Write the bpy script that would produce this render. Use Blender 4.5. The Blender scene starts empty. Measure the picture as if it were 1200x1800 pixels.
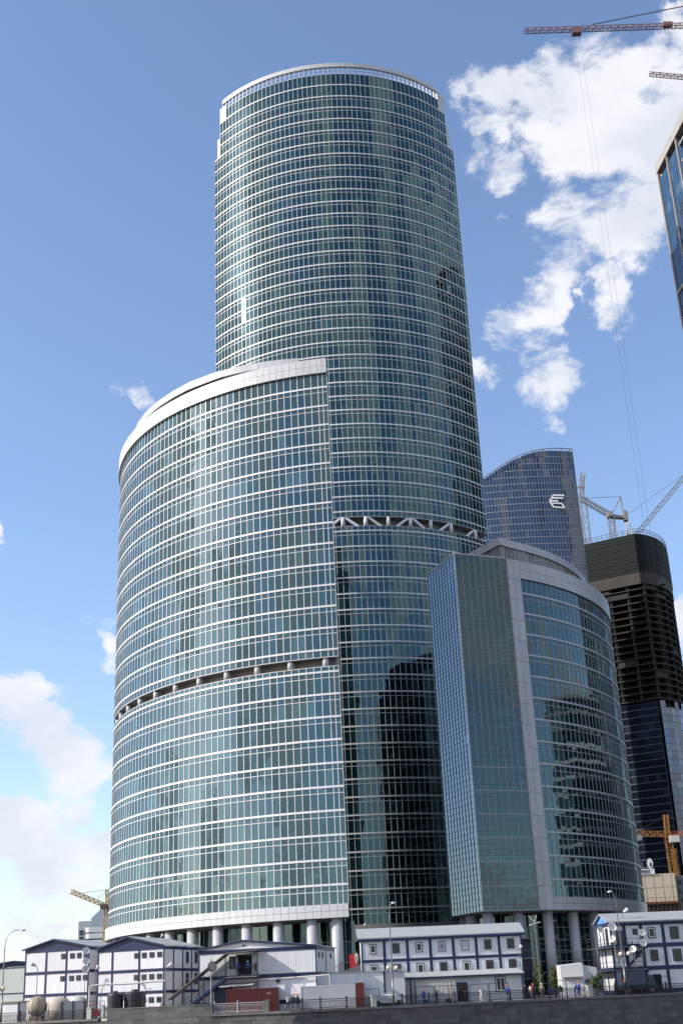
import bpy, bmesh, math, random
from mathutils import Vector, Matrix
random.seed(7)
SC = bpy.context.scene
COL = SC.collection

# ------------------------------------------------------------------ camera
HC = 1.25                                   # eye height above the far embankment pavement (z = 0)
FPX, PITCH, ROLL = 2155.7, math.radians(21.553), math.radians(-2.556)
_F = Vector((0, math.cos(PITCH), math.sin(PITCH)))
_U0 = Vector((0, -math.sin(PITCH), math.cos(PITCH)))
_X0 = Vector((1, 0, 0))
_R = _X0 * math.cos(ROLL) + _U0 * math.sin(ROLL)
_U = -_X0 * math.sin(ROLL) + _U0 * math.cos(ROLL)
cam_data = bpy.data.cameras.new('camera')
cam = bpy.data.objects.new('camera', cam_data)
COL.objects.link(cam)
M = Matrix(((_R.x, _U.x, -_F.x, 0), (_R.y, _U.y, -_F.y, 0), (_R.z, _U.z, -_F.z, 0), (0, 0, 0, 1)))
cam.matrix_world = Matrix.Translation((0, 0, HC)) @ M
cam_data.sensor_fit = 'VERTICAL'
cam_data.sensor_height = 36.0
cam_data.lens = 36.0 * FPX / 1800.0
cam_data.clip_end = 9000
cam_data.clip_start = 0.2
SC.camera = cam
SC.render.resolution_x, SC.render.resolution_y = 682, 1024


def ray(px, py):
    return (_F + _R * ((px - 600) / FPX) - _U * ((py - 900) / FPX))


def at(px, py, Y):
    """World point on the photo ray (1200x1800 px) at forward distance Y."""
    d = ray(px, py)
    d = d * (Y / d.y)
    return Vector((d.x, d.y, d.z + HC))


def atz(px, py, z):
    d = ray(px, py)
    d = d * ((z - HC) / d.z)
    return Vector((d.x, d.y, d.z + HC))


# ------------------------------------------------------------------ sun, sky, exposure
SUN_EL = math.radians(31)
SUN_AZ = math.atan2(-0.980, -0.20)          # clockwise from +Y
to_sun = Vector((math.sin(SUN_AZ) * math.cos(SUN_EL), math.cos(SUN_AZ) * math.cos(SUN_EL), math.sin(SUN_EL)))
sl = bpy.data.lights.new('sun', 'SUN')
sl.energy = 3.9
sl.angle = math.radians(0.53)
sl.color = (1.0, 0.94, 0.86)
so = bpy.data.objects.new('sun', sl)
COL.objects.link(so)
so.rotation_euler = (-to_sun).to_track_quat('-Z', 'Y').to_euler()

SKY_STRENGTH = 0.15
world = bpy.data.worlds.new('World')
SC.world = world
world.use_nodes = True
wn, wl = world.node_tree.nodes, world.node_tree.links
wn.clear()
w_out = wn.new('ShaderNodeOutputWorld')
w_bg = wn.new('ShaderNodeBackground')
w_bg.inputs['Strength'].default_value = SKY_STRENGTH
wl.new(w_bg.outputs[0], w_out.inputs[0])
sky = wn.new('ShaderNodeTexSky')
sky.sky_type = 'NISHITA'
sky.sun_disc = False
sky.sun_elevation = SUN_EL
sky.sun_rotation = SUN_AZ
sky.altitude = 150
sky.air_density = 1.0
sky.dust_density = 0.8
sky.ozone_density = 2.2
tc = wn.new('ShaderNodeTexCoord')
DIR = tc.outputs['Generated']
# ragged cloud outlines: the cloud centres are looked up through a noise-warped direction
_wn = wn.new('ShaderNodeTexNoise')
_wn.inputs['Scale'].default_value = 11.0
_wn.inputs['Detail'].default_value = 6
_wn.inputs['Roughness'].default_value = .6
wl.new(DIR, _wn.inputs['Vector'])
_ws = wn.new('ShaderNodeVectorMath')
_ws.operation = 'SUBTRACT'
wl.new(_wn.outputs['Color'], _ws.inputs[0])
_ws.inputs[1].default_value = (.5, .5, .5)
_wm = wn.new('ShaderNodeVectorMath')
_wm.operation = 'SCALE'
wl.new(_ws.outputs[0], _wm.inputs[0])
_wm.inputs['Scale'].default_value = .16
_wa = wn.new('ShaderNodeVectorMath')
_wa.operation = 'ADD'
wl.new(DIR, _wa.inputs[0])
wl.new(_wm.outputs[0], _wa.inputs[1])
_wr = wn.new('ShaderNodeVectorMath')
_wr.operation = 'NORMALIZE'
wl.new(_wa.outputs[0], _wr.inputs[0])
WDIR = _wr.outputs[0]


def wmath(op, a, b=None, clamp=False):
    n = wn.new('ShaderNodeMath')
    n.operation = op
    n.use_clamp = clamp
    for i, v in enumerate((a, b)):
        if v is None:
            continue
        if hasattr(v, 'is_linked'):
            wl.new(v, n.inputs[i])
        else:
            n.inputs[i].default_value = v
    return n.outputs[0]


def wsmooth(v, lo, hi):
    n = wn.new('ShaderNodeMapRange')
    n.interpolation_type = 'SMOOTHSTEP'
    wl.new(v, n.inputs[0])
    n.inputs[1].default_value = lo
    n.inputs[2].default_value = hi
    return n.outputs[0]


def wnoise(vec, scale, detail, rough, dist=0.0):
    n = wn.new('ShaderNodeTexNoise')
    wl.new(vec, n.inputs['Vector'])
    n.inputs['Scale'].default_value = scale
    n.inputs['Detail'].default_value = detail
    n.inputs['Roughness'].default_value = rough
    n.inputs['Distortion'].default_value = dist
    return n.outputs[0]


# cumulus of a fair-weather day: centres (photo direction), angular radius in px, weight
CLOUDS = [(1085, 225, 135, 1.35), (1000, 190, 90, 1.0), (1120, 310, 105, 1.05), (884, 168, 52, .85), (1185, 100, 55, .9), (1060, 150, 85, 1.1),
          (1030, 370, 85, .95), (975, 430, 75, .85), (930, 500, 72, .8), (900, 560, 66, .72), (935, 640, 66, .82), (865, 285, 50, .7),
          (1095, 500, 50, .72), (848, 592, 48, .78), (925, 720, 36, .55), (1200, 1110, 70, 1.1),
          (5, 1250, 80, 1.15), (40, 1320, 80, 1.15), (130, 1385, 90, 1.3), (75, 1455, 105, 1.2), (150, 1500, 85, 1.1), (25, 1600, 95, .8), (150, 1590, 70, .8),
          (244, 675, 24, .45), (213, 660, 22, .4), (185, 1090, 34, .56), (197, 1145, 28, .5), (-60, 1640, 130, .8), (230, 590, 22, .4), (2, 900, 24, .5)]
mask = None
for (cx, cy, rad, wgt) in CLOUDS:
    c = ray(cx, cy).normalized()
    dp = wn.new('ShaderNodeVectorMath')
    dp.operation = 'DOT_PRODUCT'
    wl.new(WDIR, dp.inputs[0])
    dp.inputs[1].default_value = c
    a = rad / FPX * 0.93
    m = wmath('MULTIPLY', wsmooth(dp.outputs['Value'], math.cos(a * 1.55), math.cos(a * 0.15)), wgt * .84)
    mask = m if mask is None else wmath('MAXIMUM', mask, m)
# the same broken cumulus goes on round the rest of the sky
sep = wn.new('ShaderNodeSeparateXYZ')
wl.new(DIR, sep.inputs[0])
flat = wn.new('ShaderNodeVectorMath')
flat.operation = 'MULTIPLY'
wl.new(DIR, flat.inputs[0])
flat.inputs[1].default_value = (1, 1, 1.7)
gen = wnoise(flat.outputs[0], 4.0, 3, .5)
gen = wmath('MULTIPLY', wsmooth(gen, .45, .54), .95)
away = wsmooth(sep.outputs['Y'], 0.55, 0.30)
n_away = wn.new('ShaderNodeMapRange')
n_away.interpolation_type = 'SMOOTHSTEP'
wl.new(sep.outputs['Y'], n_away.inputs[0])
n_away.inputs[1].default_value = 0.25
n_away.inputs[2].default_value = 0.55
n_away.inputs[3].default_value = 1.0
n_away.inputs[4].default_value = 0.0
mask = wmath('MAXIMUM', mask, wmath('MULTIPLY', gen, n_away.outputs[0]))
above = wsmooth(sep.outputs['Z'], 0.0, 0.04)
mask = wmath('MULTIPLY', mask, above)
fbm = wnoise(flat.outputs[0], 12.5, 11, .62, .25)
dens = wmath('ADD', mask, wmath('MULTIPLY', wmath('SUBTRACT', fbm, .5), 4.0))
dens = wmath('MULTIPLY', wsmooth(dens, .34, 1.0), wsmooth(mask, .02, .35))
shade = wnoise(flat.outputs[0], 9.0, 5, .55)
cl = wn.new('ShaderNodeMixRGB')
wl.new(wsmooth(shade, .35, .62), cl.inputs[0])
cl.inputs[1].default_value = (.72, .75, .83, 1)
cl.inputs[2].default_value = (.90, .90, .93, 1)
clb = wn.new('ShaderNodeVectorMath')
clb.operation = 'SCALE'
wl.new(cl.outputs[0], clb.inputs[0])
clb.inputs['Scale'].default_value = 0.76 / SKY_STRENGTH
skyg = wn.new('ShaderNodeVectorMath')
skyg.operation = 'MULTIPLY'
wl.new(sky.outputs[0], skyg.inputs[0])
skyg.inputs[1].default_value = (1.12, 1.09, 1.12)
wm = wn.new('ShaderNodeMixRGB')
wl.new(wmath('MULTIPLY', dens, .93), wm.inputs[0])
wl.new(skyg.outputs[0], wm.inputs[1])
wl.new(clb.outputs[0], wm.inputs[2])
wl.new(wm.outputs[0], w_bg.inputs['Color'])

SC.view_settings.view_transform = 'Standard'
SC.view_settings.look = 'None'
SC.view_settings.exposure = 0.55
SC.view_settings.gamma = 1.0
SC.view_settings.use_curve_mapping = False
SC.render.engine = 'CYCLES'
SC.cycles.max_bounces = 6
SC.cycles.caustics_reflective = False
SC.cycles.sample_clamp_indirect = 0.9


# ------------------------------------------------------------------ materials
MATS = {}


def mat(name, col, rough=.6, metal=0.0, var=.12, scale=1.5, bump=0.0, bscale=20, objvar=.06, spec=.5, coords='Object', stretch=None):
    """Plain procedural surface: base colour with noise mottling, object-to-object tone, optional fine relief."""
    if name in MATS:
        return MATS[name]
    m = bpy.data.materials.new(name)
    m.use_nodes = True
    nt = m.node_tree
    b = nt.nodes['Principled BSDF']
    b.inputs['Roughness'].default_value = rough
    b.inputs['Metallic'].default_value = metal
    b.inputs['Specular IOR Level'].default_value = spec
    t = nt.nodes.new('ShaderNodeTexCoord')
    src = t.outputs[coords]
    if stretch:
        mp = nt.nodes.new('ShaderNodeMapping')
        mp.inputs['Scale'].default_value = stretch
        nt.links.new(src, mp.inputs[0])
        src = mp.outputs[0]
    n = nt.nodes.new('ShaderNodeTexNoise')
    n.inputs['Scale'].default_value = scale
    n.inputs['Detail'].default_value = 6
    nt.links.new(src, n.inputs['Vector'])
    oi = nt.nodes.new('ShaderNodeObjectInfo')
    a = nt.nodes.new('ShaderNodeMath')
    a.operation = 'MULTIPLY_ADD'
    nt.links.new(n.outputs[0], a.inputs[0])
    a.inputs[1].default_value = 2 * var
    a.inputs[2].default_value = 1 - var
    o2 = nt.nodes.new('ShaderNodeMath')
    o2.operation = 'MULTIPLY_ADD'
    nt.links.new(oi.outputs['Random'], o2.inputs[0])
    o2.inputs[1].default_value = 2 * objvar
    o2.inputs[2].default_value = 1 - objvar
    mu = nt.nodes.new('ShaderNodeMath')
    mu.operation = 'MULTIPLY'
    nt.links.new(a.outputs[0], mu.inputs[0])
    nt.links.new(o2.outputs[0], mu.inputs[1])
    vm = nt.nodes.new('ShaderNodeVectorMath')
    vm.operation = 'SCALE'
    vm.inputs[0].default_value = col[:3]
    nt.links.new(mu.outputs[0], vm.inputs['Scale'])
    nt.links.new(vm.outputs[0], b.inputs['Base Color'])
    if bump:
        n2 = nt.nodes.new('ShaderNodeTexNoise')
        n2.inputs['Scale'].default_value = bscale
        n2.inputs['Detail'].default_value = 4
        nt.links.new(src, n2.inputs['Vector'])
        bp = nt.nodes.new('ShaderNodeBump')
        bp.inputs['Strength'].default_value = bump
        bp.inputs['Distance'].default_value = .03
        nt.links.new(n2.outputs[0], bp.inputs['Height'])
        nt.links.new(bp.outputs[0], b.inputs['Normal'])
    MATS[name] = m
    return m


def ribbed(name, col, pitch=.25, axis='X', rough=.5):
    """Profiled sheet: relief of vertical ribs."""
    if name in MATS:
        return MATS[name]
    m = mat(name, col, rough, var=.16, scale=1.4, objvar=.05, stretch=(1, 1, .22))
    nt = m.node_tree
    t = nt.nodes.new('ShaderNodeTexCoord')
    w = nt.nodes.new('ShaderNodeTexWave')
    w.bands_direction = axis
    w.inputs['Scale'].default_value = 1.0 / pitch * .314
    w.inputs['Distortion'].default_value = 0
    nt.links.new(t.outputs['Object'], w.inputs['Vector'])
    bp = nt.nodes.new('ShaderNodeBump')
    bp.inputs['Strength'].default_value = .5
    bp.inputs['Distance'].default_value = .03
    nt.links.new(w.outputs[0], bp.inputs['Height'])
    nt.links.new(bp.outputs[0], nt.nodes['Principled BSDF'].inputs['Normal'])
    return m


def glass(name, inside, blind, tint, ior=2.3, blind_share=.14, rough=.015, wave=.09, wscale=.6):
    """Coated facade glass: Fresnel mirror over what shows of the room behind (dark room or drawn blind, per pane)."""
    m = bpy.data.materials.new(name)
    m.use_nodes = True
    nt = m.node_tree
    nt.nodes.clear()
    out = nt.nodes.new('ShaderNodeOutputMaterial')
    at_ = nt.nodes.new('ShaderNodeAttribute')
    at_.attribute_name = 'rnd'
    gt = nt.nodes.new('ShaderNodeMapRange')
    gt.inputs[1].default_value = 1 - blind_share - .10
    gt.inputs[2].default_value = 1 - blind_share + .04
    nt.links.new(at_.outputs['Fac'], gt.inputs[0])
    mx = nt.nodes.new('ShaderNodeMixRGB')
    mx.inputs[1].default_value = (*inside, 1)
    mx.inputs[2].default_value = (*blind, 1)
    nt.links.new(gt.outputs[0], mx.inputs[0])
    df = nt.nodes.new('ShaderNodeBsdfDiffuse')
    nt.links.new(mx.outputs[0], df.inputs[0])
    gl = nt.nodes.new('ShaderNodeBsdfGlossy')
    gl.inputs['Color'].default_value = (*tint, 1)
    gl.inputs['Roughness'].default_value = rough
    fr = nt.nodes.new('ShaderNodeFresnel')
    fr.inputs['IOR'].default_value = ior
    t = nt.nodes.new('ShaderNodeTexCoord')
    ad = nt.nodes.new('ShaderNodeVectorMath')
    ad.operation = 'ADD'
    sc = nt.nodes.new('ShaderNodeVectorMath')
    sc.operation = 'SCALE'
    cmb = nt.nodes.new('ShaderNodeCombineXYZ')
    for i in range(3):
        nt.links.new(at_.outputs['Fac'], cmb.inputs[i])
    nt.links.new(cmb.outputs[0], sc.inputs[0])
    sc.inputs['Scale'].default_value = 57.0
    nt.links.new(t.outputs['Object'], ad.inputs[0])
    nt.links.new(sc.outputs[0], ad.inputs[1])
    n2 = nt.nodes.new('ShaderNodeTexNoise')
    n2.inputs['Scale'].default_value = wscale
    n2.inputs['Detail'].default_value = 1.5
    nt.links.new(ad.outputs[0], n2.inputs['Vector'])
    bp = nt.nodes.new('ShaderNodeBump')
    bp.inputs['Strength'].default_value = wave
    bp.inputs['Distance'].default_value = .12
    nt.links.new(n2.outputs[0], bp.inputs['Height'])
    nt.links.new(bp.outputs[0], gl.inputs['Normal'])
    ms = nt.nodes.new('ShaderNodeMixShader')
    nt.links.new(fr.outputs[0], ms.inputs[0])
    nt.links.new(df.outputs[0], ms.inputs[1])
    nt.links.new(gl.outputs[0], ms.inputs[2])
    nt.links.new(ms.outputs[0], out.inputs[0])
    MATS[name] = m
    return m


G_B = glass('teal_glass', (.005, .028, .034), (.032, .085, .095), (.70, .92, .97), 1.98, .20)
G_C = glass('deep_teal_glass', (.003, .015, .018), (.018, .052, .056), (.52, .88, .95), 1.90, .18)
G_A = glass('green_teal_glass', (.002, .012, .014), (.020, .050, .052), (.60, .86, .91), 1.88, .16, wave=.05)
G_LOGO = glass('blue_glass', (.007, .014, .034), (.07, .08, .10), (.72, .79, .92), 2.1, .07)
G_DARK = glass('navy_glass', (.010, .014, .025), (.03, .036, .05), (.55, .62, .78), 1.8, .08)
G_SIDE = glass('reflected_sky_glass', (.04, .10, .18), (.12, .2, .28), (.75, .9, 1), 2.4, .10)  # sky reflection on the prow's left face helped by a blue base colour
G_PALE = glass('pale_reflection_glass', (.03, .042, .072), (.11, .12, .16), (.8, .86, .97), 2.05, .2)  # one face's pale sky reflection put into the glass colour
G_TOWR = glass('sky_painted_glass', (.03, .07, .13), (.07, .12, .18), (.8, .9, 1), 1.35, .10, rough=0.0)  # mirror weakened against sun glints; reflected sky blue put into the base colour
G_WIN = glass('window_glass', (.010, .011, .013), (.22, .21, .20), (.9, .95, 1), 1.5, .22)
WHITE = mat('white_metal_panel', (.55, .55, .565), .38, 0, .10, 1.1, objvar=.05, stretch=(1, 1, .12))
GREYP = mat('grey_metal_panel', (.36, .355, .375), .36, .15, .10, .8, objvar=.06, stretch=(1, 1, .12))
MUL_W = mat('white_aluminium', (.70, .70, .71), .4, 0, .05)
MUL_C = mat('light_grey_aluminium', (.60, .61, .62), .4, 0, .05)
MUL_G = mat('grey_aluminium', (.30, .295, .295), .4, 0, .06)
MUL_D = mat('dark_aluminium', (.07, .085, .10), .4, .2, .1)
CORE = mat('dark_core', (.035, .036, .038), .8, 0, .2, .3)
LOUVRE = mat('louvre_panel', (.20, .19, .185), .6, 0, .12, .5)
SOFFIT = mat('soffit', (.26, .25, .25), .6, 0, .06, .3)
COLM = mat('column_cladding', (.40, .40, .415), .45, 0, .05, .4)
CONC = mat('raw_concrete', (.033, .030, .028), .9, 0, .35, .18, .3, 3, objvar=.14)
CONC_L = mat('light_concrete', (.30, .285, .27), .85, 0, .18, .3)
NET = mat('green_netting', (.0025, .007, .008), .9, 0, .35, .35, objvar=.2)
SLATM = mat('zinc_slat', (.19, .18, .175), .45, .3, .12, .7, objvar=.12)
BLUE = mat('navy_paint', (.006, .014, .068), .42, 0, .14, 1.2, objvar=.08)
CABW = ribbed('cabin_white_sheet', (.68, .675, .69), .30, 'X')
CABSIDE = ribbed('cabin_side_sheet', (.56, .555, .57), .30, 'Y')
ROOFM = mat('cabin_roof_sheet', (.36, .375, .375), .45, .1, .10, .6)
FRAMEW = mat('white_window_frame', (.78, .78, .78), .4)
FRAMED = mat('dark_window_frame', (.05, .055, .075), .4)
GRAN = mat('granite', (.10, .092, .088), .75, 0, .45, 1.3, .4, 9, objvar=.26, stretch=(1, 1, .6))
COPE = mat('granite_coping', (.145, .135, .13), .7, 0, .3, 1.8, .3, 9, objvar=.1)
STONE = mat('pale_stone', (.42, .40, .36), .8, 0, .2, 3)
IRON = mat('black_iron', (.018, .017, .018), .5, .4, .2)
IRON_G = mat('grey_painted_iron', (.40, .38, .37), .5, 0, .12)
STEEL = mat('dull_steel', (.20, .20, .20), .4, .6, .12)
LAMPW = mat('white_globe', (.80, .72, .52), .3)
REDC = mat('red_container_paint', (.13, .017, .015), .5, 0, .22, .9)
WCON = mat('white_container_paint', (.60, .59, .585), .55, 0, .15, .9)
DISHM = mat('dish_grey', (.60, .60, .58), .5, 0, .10, 2)
YEL = mat('crane_yellow', (.36, .17, .04), .5, 0, .15, .5)
YEL_P = mat('crane_pale_yellow', (.55, .42, .22), .55, 0, .15, .5)
CRW = mat('crane_white', (.30, .30, .31), .5, 0, .15, .5)
CRR = mat('crane_red', (.20, .105, .115), .5, 0, .15, .5)
CABLE = mat('steel_cable', (.10, .10, .11), .6)
ASPH = mat('pavement', (.11, .105, .10), .9, 0, .2, .4, .2, 6)
WATERM = mat('river_water', (.015, .022, .022), .06, 0, .1, .3, .5, .8)
CREAM = mat('cream_render', (.66, .56, .42), .85, 0, .08, .25)
RUST = mat('rusty_steel', (.14, .05, .025), .8, 0, .35, 1.5)
LEAF = mat('leaves', (.060, .095, .020), .7, 0, .45, 3, objvar=.1)
BARK = mat('bark', (.06, .045, .03), .9)
BLACK = mat('black_plastic', (.016, .017, .02), .4, 0, .2)
TANK = mat('cream_tank', (.36, .29, .22), .6, 0, .25, .9)
FARW = mat('far_white_render', (.60, .61, .63), .8, 0, .08, .1)
FARG = mat('far_grey_render', (.40, .43, .47), .8, 0, .08, .1)
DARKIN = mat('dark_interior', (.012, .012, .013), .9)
SKIN = mat('skin', (.42, .25, .18), .6)
ORANGE = mat('orange_helmet', (.75, .20, .03), .4)
WHITEH = mat('white_helmet', (.75, .75, .74), .4)
TRUCKM = mat('dark_blue_truck_paint', (.018, .028, .06), .35)


# ------------------------------------------------------------------ builders
class MB:
    """Collects boxes and bars; build() links them as one mesh object."""
    def __init__(s):
        s.v, s.f, s.r = [], [], []

    def quadbox(s, p, rnd=0.0, back=True):
        """p: 8 points, bottom ring 0-3 (inner a, inner b, outer b, outer a), top ring 4-7."""
        n = len(s.v)
        s.v += [tuple(q) for q in p]
        fs = [(0, 1, 2, 3), (7, 6, 5, 4), (3, 2, 6, 7), (1, 5, 6, 2), (0, 3, 7, 4)]
        if back:
            fs.append((0, 4, 5, 1))
        s.f += [tuple(n + i for i in q) for q in fs]
        s.r += [rnd] * len(fs)

    def box(s, x0, x1, y0, y1, z0, z1, rnd=0.0):
        s.quadbox([(x0, y1, z0), (x1, y1, z0), (x1, y0, z0), (x0, y0, z0), (x0, y1, z1), (x1, y1, z1), (x1, y0, z1), (x0, y0, z1)], rnd)

    def bar(s, a, b, w=.1, h=None, rnd=0.0):
        a, b = Vector(a), Vector(b)
        d = b - a
        if d.length < 1e-6:
            return
        d.normalize()
        up = Vector((0, 0, 1)) if abs(d.z) < .95 else Vector((0, 1, 0))
        x = d.cross(up).normalized() * (w / 2)
        y = x.cross(d).normalized() * ((h or w) / 2)
        s.quadbox([a - x - y, b - x - y, b + x - y, a + x - y, a - x + y, b - x + y, b + x + y, a + x + y], rnd)

    def tube(s, pts, rads, n=8, cap=True):
        pts = [Vector(p) for p in pts]
        if not isinstance(rads, (list, tuple)):
            rads = [rads] * len(pts)
        rings = []
        for i, p in enumerate(pts):
            d = (pts[min(i + 1, len(pts) - 1)] - pts[max(i - 1, 0)]).normalized()
            up = Vector((0, 0, 1)) if abs(d.z) < .9 else Vector((0, 1, 0))
            x = d.cross(up).normalized()
            y = x.cross(d).normalized()
            rings.append(len(s.v))
            for k in range(n):
                t = 2 * math.pi * k / n
                s.v.append(tuple(p + (x * math.cos(t) + y * math.sin(t)) * rads[i]))
        for a, b in zip(rings, rings[1:]):
            for k in range(n):
                s.f.append((a + k, a + (k + 1) % n, b + (k + 1) % n, b + k))
                s.r.append(0)
        if cap:
            s.f.append(tuple(rings[0] + k for k in range(n))[::-1])
            s.f.append(tuple(rings[-1] + k for k in range(n)))
            s.r += [0, 0]

    def prism(s, poly, z0, z1):
        """Vertical prism over an xy polygon."""
        n, k = len(s.v), len(poly)
        s.v += [(p[0], p[1], z0) for p in poly] + [(p[0], p[1], z1) for p in poly]
        s.f += [tuple(range(n, n + k))[::-1], tuple(range(n + k, n + 2 * k))]
        s.f += [(n + i, n + (i + 1) % k, n + k + (i + 1) % k, n + k + i) for i in range(k)]
        s.r += [0] * (k + 2)

    def poly(s, pts):
        n = len(s.v)
        s.v += [tuple(p) for p in pts]
        s.f.append(tuple(range(n, n + len(pts))))
        s.r.append(0)

    def lattice(s, a, b, w, n, bar=.12, h=None, tri=False):
        """Square lattice boom from a to b, n bays."""
        a, b = Vector(a), Vector(b)
        h = h or w
        d = (b - a).normalized()
        up = Vector((0, 0, 1)) if abs(d.z) < .95 else Vector((0, 1, 0))
        x = d.cross(up).normalized() * (w / 2)
        y = x.cross(d).normalized() * (h / 2)
        cs = [-x - y, x - y, x + y, -x + y]
        if tri:
            cs = [-x - y, x - y, y]
        for c in cs:
            s.bar(a + c, b + c, bar)
        m = len(cs)
        for i in range(n):
            p, q = a.lerp(b, i / n), a.lerp(b, (i + 1) / n)
            for j in range(m):
                c0, c1 = cs[j], cs[(j + 1) % m]
                s.bar(p + c0, p + c1, bar * .6)
                if (i + j) % 2:
                    s.bar(p + c0, q + c1, bar * .6)
                else:
                    s.bar(p + c1, q + c0, bar * .6)

    def build(s, name, m, parent=None, smooth=False, kind=None):
        me = bpy.data.meshes.new(name)
        me.from_pydata(s.v, [], s.f)
        if any(s.r):
            at_ = me.attributes.new('rnd', 'FLOAT', 'FACE')
            at_.data.foreach_set('value', s.r)
        bm = bmesh.new()
        bm.from_mesh(me)
        bmesh.ops.recalc_face_normals(bm, faces=bm.faces)
        bm.to_mesh(me)
        bm.free()
        me.materials.append(m)
        if smooth:
            for p in me.polygons:
                p.use_smooth = True
        o = bpy.data.objects.new(name, me)
        COL.objects.link(o)
        if parent:
            o.parent = parent
        if kind:
            o['kind'] = kind
        return o


def tag(o, label, cat, group=None):
    o['label'] = label
    o['category'] = cat
    if group:
        o['group'] = group
    return o


def thing(name, label, cat, loc=(0, 0, 0), rz=0, group=None):
    o = bpy.data.objects.new(name, None)
    COL.objects.link(o)
    o.location = loc
    o.rotation_euler = (0, 0, rz)
    return tag(o, label, cat, group)


def struct(name, mb, m):
    o = mb.build(name, m)
    o['kind'] = 'structure'
    return o


def copy_tree(o, parent=None):
    c = o.copy()
    COL.objects.link(c)
    if parent:
        c.parent = parent
        c.matrix_parent_inverse = o.matrix_parent_inverse.copy()
    for ch in [k for k in bpy.data.objects if k.parent == o]:
        copy_tree(ch, c)
    return c


class Plan:
    """Facade line in plan; s runs along it, outward side given by a centre to point away from."""
    def __init__(s, pts, inside):
        s.p = [Vector((a[0], a[1])) for a in pts]
        s.cum = [0]
        for a, b in zip(s.p, s.p[1:]):
            s.cum.append(s.cum[-1] + (b - a).length)
        s.L = s.cum[-1]
        s.inside = Vector(inside)
        s.i = 0

    def at(s, t):
        t = max(0, min(s.L, t))
        lo, hi = 0, len(s.p) - 2
        while lo < hi:
            mid = (lo + hi + 1) // 2
            if s.cum[mid] <= t:
                lo = mid
            else:
                hi = mid - 1
        i = lo
        a, b = s.p[i], s.p[i + 1]
        k = (t - s.cum[i]) / (s.cum[i + 1] - s.cum[i])
        q = a.lerp(b, k)
        d = (b - a).normalized()
        n = Vector((d.y, -d.x))
        if n.dot(s.inside - q) > 0:
            n = -n
        return q, n

    def pt(s, t, d, z):
        q, n = s.at(t)
        return (q.x + n.x * d, q.y + n.y * d, z)


def arc(c, r, a0, a1, n):
    return [(c[0] + r * math.cos(a0 + (a1 - a0) * i / n), c[1] + r * math.sin(a0 + (a1 - a0) * i / n)) for i in range(n + 1)]


def seg(mb, P, s0, s1, z0, z1, d0, d1, jit=0.0, rnd=0.0, back=True):
    j = [random.gauss(0, jit) if jit else 0 for _ in range(3)]
    o = [d1 + j[0] + j[1], d1 - j[0] + j[1], d1 - j[0] - j[1], d1 + j[0] - j[1]]
    mb.quadbox([P.pt(s0, d0, z0), P.pt(s1, d0, z0), P.pt(s1, o[1], z0), P.pt(s0, o[0], z0),
                P.pt(s0, d0, z1), P.pt(s1, d0, z1), P.pt(s1, o[2], z1), P.pt(s0, o[3], z1)], rnd, back)


def screen_px(p):
    d = Vector(p) - Vector((0, 0, HC))
    return 600 + FPX * d.dot(_R) / d.dot(_F), 900 - FPX * d.dot(_U) / d.dot(_F), d.dot(_F)


def zone(z, s):
    """Rooms share their blinds: panes of one room lie close together."""
    h = random.Random(int(z / 4.2) * 7919 + int(s / 4.4) * 104729 + 5).random()
    return min(.9995, max(.0005, .72 * h + .28 * random.random()))


def curtain(root, P, bays, rows, gm, mull, band_m, lines, thin, jit=.005, single=300, visible=None, band_h=.36, grid_zs=None, mw=.11, bandproud=.16):
    """Curtain wall: rows = list of (z0, z1) pane rows; lines = floor bands; thin = thin transoms.
    The largest visible panes are parts of their own, the rest one joined part."""
    panes = []
    for (z0, z1) in rows:
        for s0, s1 in zip(bays, bays[1:]):
            q, n = P.at((s0 + s1) / 2)
            pos = Vector((q.x, q.y, (z0 + z1) / 2))
            v = Vector((0, 0, HC)) - pos
            facing = max(0, (v.x * n.x + v.y * n.y) / v.length)
            size = facing * (s1 - s0) * (z1 - z0) / (v.length ** 2)
            if visible and not visible(pos, n):
                size = 0
            panes.append((size, s0, s1, z0, z1))
    panes.sort(key=lambda a: -a[0])
    rest = MB()
    for k, (size, s0, s1, z0, z1) in enumerate(panes):
        if k < single and size > 0:
            m = MB()
            seg(m, P, s0, s1, z0, z1, -.05, 0, jit, zone(z0, s0))
            m.build('pane', gm, root)
        else:
            seg(rest, P, s0, s1, z0, z1, -.05, 0, jit, zone(z0, s0), back=False)
    rest.build('pane_field', gm, root, kind='stuff')
    for z in lines:
        m = MB()
        for s0, s1 in zip(bays, bays[1:]):
            seg(m, P, s0, s1, z - band_h / 2, z + band_h / 2, -.10, bandproud)
        m.build('floor_band', band_m, root)
    g = MB()
    for (z0, z1) in (grid_zs or [(min(r[0] for r in rows), max(r[1] for r in rows))]):
        for s in bays:
            a, b = max(0, s - mw / 2), min(P.L, s + mw / 2)
            seg(g, P, a, b, z0, z1, -.08, .09)
    for z in thin:
        for s0, s1 in zip(bays, bays[1:]):
            seg(g, P, s0, s1, z - .055, z + .055, -.08, .07)
    g.build('mullion_grid', mull, root, kind='stuff')


def panels(root, P, bays, z0, z1, courses, m, d0=0.05, d1=.35, gap=.025, name='fascia_panel'):
    h = (z1 - z0) / courses
    for c in range(courses):
        for s0, s1 in zip(bays, bays[1:]):
            b = MB()
            seg(b, P, s0 + gap, s1 - gap, z0 + c * h + gap, z0 + (c + 1) * h - gap, d0, d1, .002)
            b.build(name, m, root)


def strip(root, P, s0, s1, n, z0, z1, d0, d1, m, name):
    b = MB()
    for i in range(n):
        seg(b, P, s0 + (s1 - s0) * i / n, s0 + (s1 - s0) * (i + 1) / n, z0, z1, d0, d1)
    return b.build(name, m, root)


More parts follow.
